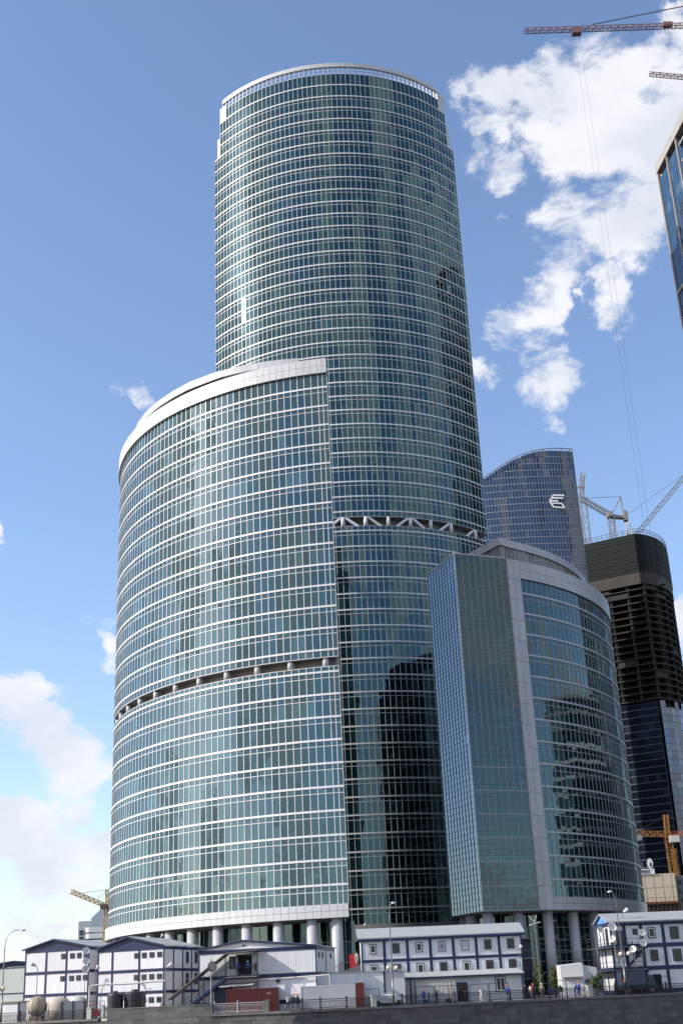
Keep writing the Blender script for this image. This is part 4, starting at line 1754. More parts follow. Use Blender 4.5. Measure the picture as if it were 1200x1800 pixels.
# stair with sloping canopy
st = thing('outside_stair', 'steel stair with sloping canopy leading up to the cabin door', 'stair', (c3l.x, c3l.y, 0), A10)
for k in range(16):
    b = MB()
    x = -1.75 + k * .36
    b.box(x, x + .34, -1.9, -.75, .25 + k * .24, .31 + k * .24)
    b.build('tread', STEEL, st)
for y in (-1.95, -.72):
    b = MB()
    b.bar((-2.0, y, .05), (4.05, y, 4.0), .1, .34)
    b.build('stringer', BLUE, st)
for y in (-1.95,):
    for dz in (.55, 1.05):
        b = MB()
        b.bar((-2.0, y, .05 + dz), (4.05, y, 4.0 + dz), .06)
        b.build('handrail', IRON, st)
b = MB()
b.box(3.9, 7.95, -2.0, -.08, 3.92, 4.06)
b.build('landing', STEEL, st)
b = MB()
b.quadbox([(-3.2, -.2, 1.75), (3.95, -.2, 6.62), (3.95, -2.15, 6.62), (-3.2, -2.15, 1.75), (-3.2, -.2, 1.88), (3.95, -.2, 6.75), (3.95, -2.15, 6.75), (-3.2, -2.15, 1.88)])
b.quadbox([(3.95, -.2, 6.62), (8.0, -.2, 6.92), (8.0, -2.15, 6.92), (3.95, -2.15, 6.62), (3.95, -.2, 6.75), (8.0, -.2, 7.02), (8.0, -2.15, 7.02), (3.95, -2.15, 6.75)])
b.build('canopy', mat('canopy_tan', (.17, .14, .12), .7), st)
for (x, zt_) in ((-1.2, 3.1), (1.2, 4.7), (3.95, 6.6), (7.9, 6.9)):
    b = MB()
    b.bar((x, -1.98, 0 if x < 3 else 0.0), (x, -1.98, zt_), .1)
    b.build('canopy_post', IRON, st)
b = MB()
for x in frange(4.1, 7.9, 9):
    b.bar((x, -1.97, 4.06), (x, -1.97, 5.1), .035)
b.bar((3.95, -1.97, 5.1), (7.9, -1.97, 5.1), .06)
b.build('balustrade', IRON, st)
b = MB()
b.quadbox([(3.2, -.05, 3.25), (7.4, -.05, 3.35), (7.4, -2.3, 3.0), (3.2, -2.3, 2.9), (3.2, -.05, 3.32), (7.4, -.05, 3.42), (7.4, -2.3, 3.07), (3.2, -2.3, 2.97)])
b.build('lower_canopy', mat('dirty_sheet', (.42, .41, .40), .7), st)
b = MB()
b.box(2.2, 4.2, -.7, -.1, .3, 3.0)
b.build('stair_locker', BLUE, st)
# long low white shed joining cabins 3 and 4
s0_ = at(558, 1711, 161)
sh = thing('low_shed', 'long low white shed wall between the stair cabin and the window cabin', 'shed', (s0_.x - .5, 160.3, 0), math.radians(1))
Wl = at(673, 1710, 161).x - s0_.x + .5
for k in range(4):
    b = MB()
    b.box(Wl * k / 4 + .01, Wl * (k + 1) / 4 - .01, 0, .12, 0, 3.95)
    b.build('wall_panel', CABW, sh)
b = MB()
b.box(-.05, Wl + 2.6, .12, 7.5, 0, 3.9)
b.build('body', CABSIDE, sh)
b = MB()
b.box(Wl, Wl + .2, -.03, .14, 0, 4.0)
b.build('post', BLUE, sh)
b = MB()
b.quadbox([(-.2, 7.6, 4.15), (Wl + 2.7, 7.6, 4.15), (Wl + 2.7, -.15, 3.96), (-.2, -.15, 3.96), (-.2, 7.6, 4.22), (Wl + 2.7, 7.6, 4.22), (Wl + 2.7, -.15, 4.03), (-.2, -.15, 4.03)])
b.build('roof', ROOFM, sh)

# cabin 4: long side to the quay, seven bays of windows
c4l = at(634, 1654, 172.5)
W4 = at(913.5, 1640.5, 174.5).x - c4l.x
c4 = cabin('long three-storey white cabin row with seven windows per floor', (c4l.x, 172.3, 0), math.radians(3), W4, 6, 3, 2.6, .25, 7, 2, 3.0, 9.55, 'x', post=.36, beam=.34, overhang=.45)
styles = ['white', 'dark', 'white', 'lilac', 'bright', 'dark', 'dark']
for k in range(7):
    x = W4 * (k + .5) / 7 + (.02 if k else .0)
    window(c4, 'front', W4, 6, x, .25 + 5.2 + .98, .72, 1.02, styles[k])
    window(c4, 'front', W4, 6, x + .05, .25 + 2.6 + .85, .80, 1.15, ['white', 'dark', 'white', 'dark', 'white', 'dark', 'dark'][k])
ld = thing('lean_to_shed', 'white corrugated lean-to with zigzag roof edge under the window row', 'shed', (at(690, 1720, 169).x, 168.6, 0), math.radians(3))
Wd = at(915, 1704, 170).x - ld.location.x
for k in range(6):
    b = MB()
    b.box(Wd * k / 6 + .01, Wd * (k + 1) / 6 - .01, 0, .12, 0, 3.0)
    b.build('wall_panel', ribbed('corrugated_wall', (.60, .60, .61), .35, 'X'), ld)
b = MB()
b.box(.1, Wd - .1, .12, 3.6, 0, 2.95)
b.build('body', CABSIDE, ld)
b = MB()
nst = 60
for k in range(nst):
    x0, x1 = -.3 + (Wd + .6) * k / nst, -.3 + (Wd + .6) * (k + 1) / nst
    xm = (x0 + x1) / 2
    for (a_, c_, ha, hb) in ((x0, xm, 0, .09), (xm, x1, .09, 0)):
        b.quadbox([(a_, 3.75, 3.78 + ha), (c_, 3.75, 3.78 + hb), (c_, -.75, 3.12 + hb), (a_, -.75, 3.12 + ha), (a_, 3.75, 3.82 + ha), (c_, 3.75, 3.82 + hb), (c_, -.75, 3.16 + hb), (a_, -.75, 3.16 + ha)])
b.build('corrugated_roof', ROOFM, ld)
b = MB()
b.box(-.3, Wd + .3, -.72, -.66, 2.98, 3.12)
b.build('eave_board', BLUE, ld)
for x in (.0, Wd * .13, Wd - .1):
    b = MB()
    b.box(x - .09, x + .09, -.7, -.55, 0, 3.0)
    b.build('post', BLUE, ld)
window(ld, 'front', Wd, 3, Wd * .83, 1.15, 1.15, 1.6, 'white2')
for x, w_ in ((Wd * .53, 1.1), (Wd * .03 + .5, .9)):
    b = MB()
    b.box(x - w_ / 2 - .14, x + w_ / 2 + .14, -.05, .02, 0, 2.35)
    dd = b.build('door', BLUE, ld)
    b = MB()
    b.box(x - w_ / 2, x + w_ / 2, -.07, -.04, .1, 2.2, .3)
    b.build('pane', G_WIN, dd)
# navy stair tower at the end of cabin 4
e4 = at(921, 1660, 175)
sw = thing('stair_tower', 'navy steel stair tower at the end of the window cabin', 'stair', (e4.x - .4, 173.5, 0), math.radians(3))
b = MB()
b.box(0, 1.3, 1.2, 4.8, 0, 7.6)
b.build('cladding', BLUE, sw)
for k in range(3):
    b = MB()
    b.box(0, 1.6, -.2, 1.2, 2.4 + k * 2.5, 2.5 + k * 2.5)
    b.build('landing', STEEL, sw)
b = MB()
for x in (0.05, 1.55):
    b.bar((x, -.15, 0), (x, -.15, 8.3), .09)
for k in range(3):
    b.bar((0, -.15, 3.4 + k * 2.5), (1.6, -.15, 3.4 + k * 2.5), .06)
b.build('stair_frame', IRON, sw)

# cabin 5: right edge, dishes on its corner
c5l = at(1072, 1622, 170)
A5 = math.radians(6)
c5 = cabin('three-storey white cabin row with dishes on its sunlit end', (c5l.x - .2, 170, 0), A5, 16, 6, 3, 2.78, .3, [0, 1.9, 4.15, 7.1, 10.1, 13.1, 16], 2, 3.0, 10.0, 'x', post=.42, beam=.5, overhang=.4, sides=('left',))
for stz in range(3):
    z = .3 + 2.78 * (2 - stz)
    window(c5, 'front', 16, 6, 1.2 if stz == 0 else 1.25, z + .35, .75, 1.5, 'dark') if stz == 0 else None
    window(c5, 'front', 16, 6, 3.35, z + 1.5, .42, .5, 'dark')
    if stz < 2:
        window(c5, 'front', 16, 6, 5.55, z + .95, .8, 1.15, 'white' if stz == 0 else 'dark')
        window(c5, 'front', 16, 6, 8.6, z + .8, .95, 1.3, 'dark')
        window(c5, 'front', 16, 6, 11.6, z + .9, .9, 1.2, 'dark')
b = MB()
b.box(5.0, 6.1, -.08, .02, .1, 2.3)
b.build('door', DARKIN, c5)
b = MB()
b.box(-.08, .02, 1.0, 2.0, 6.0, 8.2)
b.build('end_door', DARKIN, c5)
# outside gallery on the sunlit end
ga = thing('outside_stair', 'thin steel gallery and ladder frame around the sunlit cabin end', 'stair', (c5l.x - .2, 170, 0), A5)
b = MB()
for (x, y) in ((-1.5, -.4), (-1.5, 2.8), (-1.5, 5.8), (.4, -1.3), (2.4, -1.3), (3.9, -1.3)):
    b.bar((x, y, 0), (x, y, 7.2 if y > -1 else 6.4), .08)
b.build('frame_post', IRON, ga)
for z in (2.9, 5.7):
    b = MB()
    b.box(-1.55, -.1, -1.3, 5.9, z, z + .08)
    b.box(-.1, 4.0, -1.35, -.12, z, z + .08)
    b.build('deck', STEEL, ga)
    b = MB()
    for dz in (.5, 1.0):
        b.bar((-1.5, -1.3, z + dz), (-1.5, 5.8, z + dz), .05)
        b.bar((-1.5, -1.32, z + dz), (4.0, -1.32, z + dz), .05)
    b.build('handrail', IRON, ga)
b = MB()
b.bar((1.0, -1.0, .1), (4.3, -1.0, 2.9), .12, .3)
b.bar((1.2, -1.0, 2.95), (4.2, -1.0, 5.7), .12, .3)
b.build('flight', BLUE, ga)

# ------------------------------------------------------------------ dishes
def dish(label, c, r, az, el, mast_to, group=None):
    t = thing('satellite_dish', label, 'dish', c, az, group)
    b = MB()
    n0, NR, NS = 0, 5, 22
    ax = Matrix.Rotation(-el, 3, 'X')
    rings = []
    for side in (0, 1):
        for i in range(NR + 1):
            rr = r * i / NR
            for k in range(NS):
                a = 2 * math.pi * k / NS
                v = Vector((rr * math.cos(a), -.30 * rr * rr / r + (.04 if side else 0), rr * math.sin(a)))
                b.v.append(tuple(ax @ v))
    N1 = (NR + 1) * NS
    for side in (0, 1):
        for i in range(NR):
            for k in range(NS):
                q = [side * N1 + i * NS + k, side * N1 + i * NS + (k + 1) % NS, side * N1 + (i + 1) * NS + (k + 1) % NS, side * N1 + (i + 1) * NS + k]
                b.f.append(tuple(q))
                b.r.append(0)
    for k in range(NS):
        b.f.append((NR * NS + k, NR * NS + (k + 1) % NS, N1 + NR * NS + (k + 1) % NS, N1 + NR * NS + k))
        b.r.append(0)
    b.build('reflector', DISHM, t, smooth=True)
    b = MB()
    tip = ax @ Vector((0, -r * 1.05, -r * .25))
    b.bar(ax @ Vector((0, -.3 * r, -r)), tip, .03)
    b.box(tip.x - .06, tip.x + .06, tip.y - .1, tip.y + .05, tip.z - .05, tip.z + .07)
    b.build('feed_arm', STEEL, t)
    b = MB()
    b.bar((0, .05, 0), (0, .3, -.1), .07)
    b.bar((0, .3, mast_to - c[2]), (0, .3, .15), .07)
    b.build('bracket', STEEL, t)
    return t


for j, (px, py) in enumerate(((152, 1672), (151.5, 1690), (151, 1704))):
    p = at(px, py, 165.5)
    dish(['topmost round dish on the pole between two gabled cabins', 'middle round dish on the pole between two gabled cabins', 'lowest round dish on the pole between two gabled cabins'][j],
         (p.x, p.y, p.z), .48 if j != 1 else .44, math.radians(18), math.radians(20), .0 if j == 0 else p.z - .5, 'dishes on one pole')
for (px, py, r, lab, az) in ((1054, 1634, .42, 'grey round dish against the sunlit cabin end', 20), (1075, 1630, .60, 'largest grey dish at the eave corner of the dish cabin', 14),
                             (1076, 1651, .46, 'bright oval dish below the largest one', -32), (1127, 1640, .46, 'upper dish of a pair on the dish cabin front', 12),
                             (1129, 1658, .50, 'lower dish of a pair on the dish cabin front', 16), (1112, 1669, .46, 'small tilted dish left of the stacked pair', -25)):
    p = at(px, py, 168.4)
    dish(lab, (p.x, p.y, p.z), r, math.radians(az), math.radians(22), p.z - 2.2, 'dishes on the right-hand cabin')

# ------------------------------------------------------------------ lamps, poles
def lamp(label, base, top, arm_to, globes, group='street lamps'):
    t = thing('street_lamp', label, 'lamp', base, 0, group)
    o = Vector(base)
    top, arm_to = Vector(top) - o, Vector(arm_to) - o
    b = MB()
    pts = [(0, 0, 0), top * .35, top * .82]
    b.tube([(0, 0, 0), top * .3, top * .30, top * .8], [.13, .115, .09, .06], 8)
    c = top * .8
    curve = [c]
    mid_ = Vector((top.x, top.y, top.z))
    for k in range(1, 9):
        u = k / 8
        curve.append(c * (1 - u) ** 2 + mid_ * 2 * u * (1 - u) + arm_to * u * u)
    b.tube(curve, .045, 6)
    b.build('pole', STEEL, t, smooth=True)
    b = MB()
    e = arm_to
    dx = .5 if arm_to.x >= top.x else -.5
    b.tube([e - Vector((dx * .2, 0, 0)), e + Vector((dx * .3, 0, -.02)), e + Vector((dx * 1.1, 0, -.06))], [.05, .15, .09], 8)
    b.build('lamp_head', mat('lamp_head_grey', (.60, .60, .58), .4), t, smooth=True)
    for g_ in globes:
        gp = Vector(g_) - o
        me = bpy.data.meshes.new('globe')
        bm = bmesh.new()
        bmesh.ops.create_uvsphere(bm, u_segments=14, v_segments=10, radius=.26)
        bm.to_mesh(me)
        bm.free()
        me.materials.append(LAMPW)
        for p_ in me.polygons:
            p_.use_smooth = True
        go = bpy.data.objects.new('globe', me)
        COL.objects.link(go)
        go.parent = t
        go.location = gp
        b = MB()
        b.bar((0, 0, gp.z - .35), (gp.x, gp.y, gp.z - .35), .05)
        b.bar((gp.x, gp.y, gp.z - .36), (gp.x, gp.y, gp.z - .2), .12)
        b.build('globe_arm', IRON, t)
    return t


YLM = 156.5
def lampp(label, px, pxt, pyt, pxa, pya, globes, Y):
    b0 = at(px, 1765, Y)
    tp = at(pxt, pyt, Y)
    ar = at(pxa, pya, Y)
    lamp(label, (b0.x, Y, 0), (b0.x, Y, tp.z), ar, [at(gx, gy, Y) for gx, gy in globes])


lampp('tall curved-arm street lamp beside the grey-green hut', 3.5, 9, 1634, 38, 1634.5, [(1, 1737), (6.5, 1737)], 166.5)
lampp('tall street lamp with two globes in front of the window cabin', 692, 683, 1592, 688, 1587, [(682, 1701), (696, 1701)], 157.5)
lampp('tall curved street lamp with two globes in front of the dish cabin', 1103, 1092, 1566, 1074, 1567, [(1090, 1677), (1104, 1676)], 166)


def flood(label, px, py, Y, base_z, dx):
    p = at(px, py, Y)
    t = thing('floodlight_pole', label, 'lamp', (p.x, Y, base_z), 0, 'small floodlights')
    b = MB()
    hh = p.z - base_z
    b.tube([(0, 0, 0), (0, 0, hh - .3), (dx * .3, 0, hh)], .05, 6)
    b.build('pole', STEEL, t)
    b = MB()
    b.tube([(dx * .2, 0, hh - .1), (dx * .7, -.15, hh + .2), (dx * .8, -.15, hh + .25)], [.1, .26, .2], 8)
    b.build('lamp_head', mat('lamp_head_grey', (.6, .6, .58)), t)
    return t


flood('small floodlight on a pole before the dish-pole cabin', 67, 1697, 167, 0, -1)
flood('small floodlight in front of the tank cabin left edge', 168, 1702, 164.5, 2.6, .6)
flood('small floodlight at the corner of the tank cabin', 292, 1698, 163.5, 0, 1)
flood('small round lamp before the grey fascia of the tall tower', 645, 1627, 200, 0, -.6)
flood('small round lamp before the tower columns behind the cabins', 282, 1646, 205, 0, .6)
flood('small lamp at the end corner of the window cabin', 911, 1666, 171.5, 4.0, .5)
flood('second lamp head on the dish cabin roof edge', 1092, 1602, 171, 8.7, 1)

# mast with crossed aerials
p0 = at(945, 1622, 168)
t = thing('aerial_mast', 'slim mast with crossed aerials and wires between the cabins', 'mast', (at(952, 1760, 168).x, 168, 0))
o = Vector(t.location)
b = MB()
b.tube([(0, 0, 0), (0, 0, p0.z)], [.1, .07], 6)
b.build('pole', STEEL, t)
b = MB()
b.bar((-.75, 0, p0.z - .25), (.75, 0, p0.z + .1), .12)
b.bar((-.7, .2, p0.z + .9), (0, 0, p0.z + .1), .05)
b.bar((.35, .2, p0.z + .95), (0, 0, p0.z + .1), .05)
b.build('aerial', DISHM, t)
b = MB()
for (zz, x1, z1) in ((7.5, 7.2, 7.6), (6.8, 7.2, 6.9), (6.2, 7.3, 6.0), (6.6, -2.4, 6.4), (5.9, -2.4, 5.2)):
    pr_ = None
    for k in range(9):
        u = k / 8
        q = Vector((x1 * u, .3, zz + (z1 - zz) * u - .7 * (1 - (2 * u - 1) ** 2)))
        if pr_ is not None:
            b.bar(pr_, q, .035)
        pr_ = q
b.build('wire', CABLE, t)
# round mirror / back of a round sign
p0 = at(374, 1699, 157)
t = thing('round_sign', 'round road sign seen from behind on a white pole by the stair', 'sign', (at(371, 1765, 157).x, 157, 0))
o = Vector(t.location)
hz_ = p0.z
b = MB()
b.tube([(0, 0, 0), (0, 0, hz_ + .9)], .06, 8)
b.build('pole', IRON_G, t)
b = MB()
b.tube([(.15, -.1, hz_), (.15, -.04, hz_)], .62, 20)
o_ = b.build('disc', IRON, t)
o_.rotation_euler = (0, 0, math.radians(38))
b = MB()
b.tube([(.15, -.13, hz_), (.15, -.1, hz_)], .54, 20)
o_ = b.build('face', mat('sign_back', (.36, .29, .26), .6), t)
o_.rotation_euler = (0, 0, math.radians(38))

# ------------------------------------------------------------------ containers
def container(label, loc, a, L, m_, group=None, name='shipping_container', end_m=None, Hc=2.6):
    t = thing(name, label, 'container', loc, a, group)
    b = MB()
    nrib = int(L / .28)
    for k in range(nrib):
        x0 = .12 + (L - .24) * k / nrib
        w_ = (L - .24) / nrib
        b.box(x0, x0 + w_ * .55, .0, .06, .18, Hc - .12)
        b.box(x0 + w_ * .55, x0 + w_, .05, .1, .18, Hc - .12)
    b.build('side_sheet', m_, t)
    b = MB()
    b.box(.05, L - .05, .08, 2.36, .1, Hc - .05)
    b.build('body', m_, t)
    for x in (0, L - .12):
        b = MB()
        b.box(x, x + .12, -.03, 2.4, 0, Hc)
        b.build('corner_post', end_m or m_, t)
    b = MB()
    b.box(.12, L - .12, -.02, .1, Hc - .14, Hc - .01)
    b.box(.12, L - .12, -.02, .1, .02, .18)
    b.build('rail', m_, t)
    b = MB()
    for y in (.55, .95, 1.45, 1.85):
        b.tube([(L + .04, y, .15), (L + .04, y, Hc - .15)], .03, 6)
    b.build('lock_bars', STEEL, t)
    return t


q = at(397, 1738, 155.4)
rc = container('red shipping container behind the pale railing', (q.x, 155.9, .02), 0, 6.1, REDC)
text_mesh('XO', .38, mat('chalk_white', (.5, .4, .38), .8), rc, (4.75, -.01, 1.85), 'marking', .01)
q = at(528, 1735, 157.5)
wc_ = container('long white container with a red end door bay', (q.x, 157.2, .02), math.radians(2), at(624, 1730, 157.5).x - q.x, WCON)
b = MB()
Lw = at(624, 1730, 157.5).x - q.x
b.box(Lw + .08, Lw + 1.05, -.02, 2.3, .05, 2.72)
b.build('red_door_bay', REDC, wc_)
q = at(731, 1726, 163)
t = thing('site_trailer', 'dirty white low trailer box behind the railing under the lean-to', 'trailer', (q.x, 163.5, 0), math.radians(2))
b = MB()
b.box(0, 4.9, 0, 2.2, .5, 2.55)
b.build('body', ribbed('dirty_trailer', (.50, .48, .45), .5, 'X'), t)
b = MB()
b.box(-.06, 4.96, -.05, 2.25, 2.55, 2.65)
b.build('roof_edge', mat('trailer_trim', (.42, .36, .28), .7), t)
for x in (1.0, 3.9):
    b = MB()
    b.tube([(x, .1, .35), (x, .4, .35)], .35, 14)
    b.build('wheel', BLACK, t)
b = MB()
b.box(4.2, 4.35, -.03, .05, .6, 2.5)
b.build('corner_strip', mat('trailer_trim', (.42, .36, .28)), t)
# white tent-like kiosk
q = at(986, 1702, 166.5)
t = thing('kiosk', 'white box kiosk with sloped front among the shrubs', 'kiosk', (q.x, 167, 0), math.radians(2))
b = MB()
b.quadbox([(0, 3, 0), (2.9, 3, 0), (2.9, 0, 0), (0, 0, 0), (0, 3, 3.9), (2.9, 3, 4.1), (2.9, .5, 4.0), (0, .5, 3.75)])
b.build('body', WCON, t)
b = MB()
b.quadbox([(2.9, 2.8, 0), (4.7, 2.8, 0), (4.7, .6, 0), (2.9, .6, 0), (2.9, 2.8, 3.9), (4.7, 2.8, 3.5), (4.7, .6, 3.4), (2.9, .6, 3.8)])
b.build('side_annex', mat('annex_grey', (.5, .5, .5), .6), t)
b = MB()
b.box(.2, 2.7, -.02, .3, 2.25, 2.4)
b.build('counter_shade', mat('shade_brown', (.25, .19, .15), .7), t)
# shade structure (ramp) behind shed
q0_, q1_ = at(598, 1710, 176), at(638, 1692, 176)
t = thing('ramp', 'dark raised ramp with thin rail beside the window cabin', 'ramp', (q0_.x - 1, 177, 0))
b = MB()
b.v += [(0, 0, 0), (5, 0, 0), (5, 0, q1_.z + .3), (0, 0, q0_.z - .3), (0, 4, 0), (5, 4, 0), (5, 4, q1_.z + .3), (0, 4, q0_.z - .3)]
b.f += [(0, 1, 2, 3), (7, 6, 5, 4), (3, 2, 6, 7), (0, 3, 7, 4), (1, 5, 6, 2)]
b.r += [0] * 5
b.build('body', mat('ramp_grey', (.13, .13, .13), .8), t)
b = MB()
for k in range(7):
    x = .2 + k * .75
    zb = q0_.z - .3 + (q1_.z - q0_.z + .6) * x / 5
    b.bar((x, .1, zb), (x, .1, zb + 1.1), .05)
b.bar((.2, .1, q0_.z + .8), (4.8, .1, q1_.z + 1.3), .05)
b.build('rail', IRON, t)
q = at(620, 1683, 176.5)
t = thing('red_box', 'small bright red box on the ramp', 'box', (q.x, 177.5, q0_.z + .0))
b = MB()
b.box(-.5, .5, 0, .6, 0, q.z - q0_.z + .35)
b.build('body', mat('bright_red', (.55, .02, .02), .5), t)
b = MB()
b.box(-.55, .55, -.04, .64, q.z - q0_.z + .35, q.z - q0_.z + .42)
b.build('lid', mat('bright_red', (.55, .02, .02)), t)

# ------------------------------------------------------------------ tanks, tents, barriers on the left
def tank(label, px, py, Y, r, hgt, m_, kind):
    p = at(px, py, Y)
    t = thing('water_tank' if kind != 'tent' else 'dome_tent', label, 'tank' if kind != 'tent' else 'tent', (p.x, Y, 0), 0, 'tanks and tents on the quay')
    b = MB()
    if kind == 'ball':
        prof = [(.35, 0), (.8, .25), (.97, .6), (1.0, .95), (.93, 1.32), (.74, 1.65), (.42, 1.88), (.05, 1.95)]
        pts = [Vector((0, 0, z * r + .55)) for _, z in prof]
        rad = [q * r for q, _ in prof]
    elif kind == 'tent':
        prof = [(1.0, 0), (1.0, .98), (.92, 1.17), (.74, 1.33), (.42, 1.45), (.05, 1.5)]
        pts = [Vector((0, 0, z * hgt / 1.5)) for _, z in prof]
        rad = [q * r for q, _ in prof]
    else:
        pts = [Vector((0, 0, z)) for z in (0, hgt * .33, hgt * .34, hgt * .66, hgt * .67, hgt * .93, hgt, hgt + .12, hgt + .13, hgt + .25)]
        rad = [r, r, r * .97, r * .97, r, r, r * .9, r * .45, r * .3, r * .28]
    b.tube(pts, rad, 18)
    b.build('shell', m_, t, smooth=(kind != 'drum'))
    b = MB()
    if kind == 'ball':
        for k in range(10):
            a = 2 * math.pi * k / 10
            pr_ = None
            for (q_, z_) in prof:
                v = Vector((math.cos(a) * q_ * r * 1.01, math.sin(a) * q_ * r * 1.01, z_ * r + .55))
                if pr_ is not None:
                    b.bar(pr_, v, .03)
                pr_ = v
        b.box(-.8, .8, -.8, .8, 0, .62)
        b.build('seam', mat('tank_seam', (.36, .26, .18), .7), t)
    elif kind == 'tent':
        b.tube([(0, 0, hgt - .05), (0, 0, hgt + .15)], [.12, .03], 6)
        b.build('finial', m_, t)
    else:
        b.tube([(0, 0, hgt + .2), (0, 0, hgt + .32)], [r * .32, r * .3], 12)
        b.build('lid', m_, t)
    return t


tank('round cream tank with radial seams behind the black railing', 66, 1765, 165.5, 1.22, 2.5, TANK, 'ball')
tank('cream domed tent with torn cover behind the railing', 105, 1765, 165.5, 1.4, 2.75, mat('tent_cream', (.40, .34, .29), .7, 0, .4, 1.2), 'tent')
tank('pale domed tent beside the dish pole', 138, 1765, 165.5, 1.25, 2.75, mat('tent_white', (.44, .42, .39), .7, 0, .3), 'tent')
tank('black plastic water tank next to the stone pillar', 203, 1765, 161.5, 1.0, 2.75, BLACK, 'drum')
tank('wide black plastic water tank above the granite parapet', 237, 1765, 162, 1.35, 2.85, BLACK, 'drum')
p = at(108, 1765, 163.4)
t = thing('grey_site_box', 'grey steel site box with blue uprights in front of the tents', 'box', (p.x, 163.4, 0))
b = MB()
b.box(0, 3.0, 0, 1.4, 0, 2.15)
b.build('body', mat('site_box_grey', (.22, .235, .25), .6), t)
for x in (0, 1.4, 2.9):
    b = MB()
    b.box(x, x + .12, -.05, .0, 0, 2.2)
    b.build('upright', BLUE, t)
p = at(170, 1765, 161.6)
t = thing('red_machine', 'small red compressor with rail behind the stone pillar', 'machine', (p.x - .4, 161.6, 0))
b = MB()
b.quadbox([(-.5, 1, .3), (.7, 1, .3), (.7, 0, .3), (-.5, 0, .3), (-.4, 1, 1.2), (.6, 1, 1.0), (.6, 0, 1.0), (-.4, 0, 1.2)])
b.build('body', mat('machine_red', (.35, .03, .02), .5), t)
b = MB()
b.bar((-.5, -.05, 1.6), (.9, -.05, 1.75), .07)
b.bar((-.5, -.05, .2), (-.5, -.05, 1.6), .07)
b.bar((.9, -.05, .2), (.9, -.05, 1.75), .07)
b.build('frame', mat('machine_red', (.35, .03, .02)), t)
p = at(0, 1765, 168)
t = thing('white_hut', 'small white hut with blue corner post by the quay lamp', 'hut', (p.x - 1.5, 168.5, 0), math.radians(-16))
b = MB()
b.box(0, 4.3, 0, 2, 0, 2.3)
b.build('body', CABW, t)
b = MB()
b.box(4.2, 4.4, -.05, .15, 0, 2.35)
b.box(1.3, 1.5, -.05, 0, 0, 2.35)
b.build('post', BLUE, t)
b = MB()
b.box(-.2, 4.6, -.2, 2.2, 2.3, 2.45)
b.build('roof', mat('hut_roof', (.25, .20, .17), .7), t)
p0, p1 = at(158, 1733, 163.0), at(290, 1725, 163.0)
t = thing('overhead_pipe', 'pale lagged pipe strung across the tank cabin front', 'pipe', (p0.x, 163, 0))
o = Vector(t.location)
b = MB()
pts = [Vector((0, 0, 0)), Vector((0, 0, p0.z - .1)), Vector((.3, 0, p0.z))] + [Vector((p0.x + (p1.x - p0.x) * u - o.x, 0, p0.z + (p1.z - p0.z) * u + .05 * math.sin(u * 9))) for u in (.2, .4, .6, .8, 1.0)]
b.tube(pts, .10, 8)
b.build('pipe_run', mat('lagged_pipe', (.60, .56, .50), .8), t)
b = MB()
e = pts[-1]
b.bar(e, e - Vector((0, 0, e.z)), .08)
b.bar(e, e + Vector((5.2, -1.0, .2)), .05)
b.build('support', STEEL, t)

# crowd-control style frames along the quay
fr0 = thing('barrier_frame', 'thin steel barrier frame standing behind the quay railing', 'barrier', (0, 0, 0), 0, 'barrier frames behind the railing')
b = MB()
b.bar((0, 0, 0), (0, 0, 2.0), .06)
b.bar((2.5, 0, 0), (2.5, 0, 2.0), .06)
b.bar((0, 0, 2.0), (2.5, 0, 2.0), .06)
b.bar((0, 0, .9), (2.5, 0, .9), .04)
b.build('frame', IRON, fr0)
b = MB()
for x in (0, 2.5):
    b.bar((x, -.4, .02), (x, .4, .02), .08)
b.build('foot', IRON, fr0)
fpx = [52, 88, 126, 640, 741, 775, 810, 847, 883, 988, 1020, 1135, 1172]
for k, px in enumerate(fpx):
    q = at(px, 1760, 158)
    s_ = s_px(px)
    pp = WP.pt(s_, -3.6, 0)
    f_ = fr0 if k == 0 else copy_tree(fr0)
    f_.location = pp
    q1_ = WP.pt(s_ + 1, -3.6, 0)
    f_.rotation_euler = (0, 0, math.atan2(q1_[1] - pp[1], q1_[0] - pp[0]))

# ------------------------------------------------------------------ truck
p = at(1092, 1740, 167)
t = thing('truck', 'dark blue covered truck parked under the dish cabin', 'truck', (p.x, 166.6, 0), math.radians(6))
b = MB()
b.quadbox([(0, 2.2, 1.0), (3.3, 2.2, 1.0), (3.3, 0, 1.0), (0, 0, 1.0), (.1, 2.1, 2.75), (3.25, 2.1, 2.75), (3.25, .12, 2.75), (.1, .12, 2.75)])
b.build('cover', TRUCKM, t)
b = MB()
b.quadbox([(3.4, 2.1, .6), (4.7, 2.1, .6), (4.7, .05, .6), (3.4, .05, .6), (3.4, 2.0, 2.3), (4.2, 2.0, 2.2), (4.2, .2, 2.2), (3.4, .2, 2.3)])
cb_ = b.build('cab', TRUCKM, t)
b = MB()
b.box(3.5, 4.1, .0, .16, 1.45, 2.0, .3)
b.build('window', G_WIN, cb_)
b = MB()
b.box(0, 4.7, .2, 2.0, .6, .95)
b.build('chassis', BLACK, t)
for x in (.8, 3.9):
    for y in (.05, 1.85):
        b = MB()
        b.tube([(x, y, .48), (x, y + .28, .48)], .48, 16)
        w_ = b.build('wheel', BLACK, t)
        b = MB()
        b.tube([(x, y - .02, .48), (x, y + .0, .48)], .2, 12)
        b.build('hub', STEEL, w_)

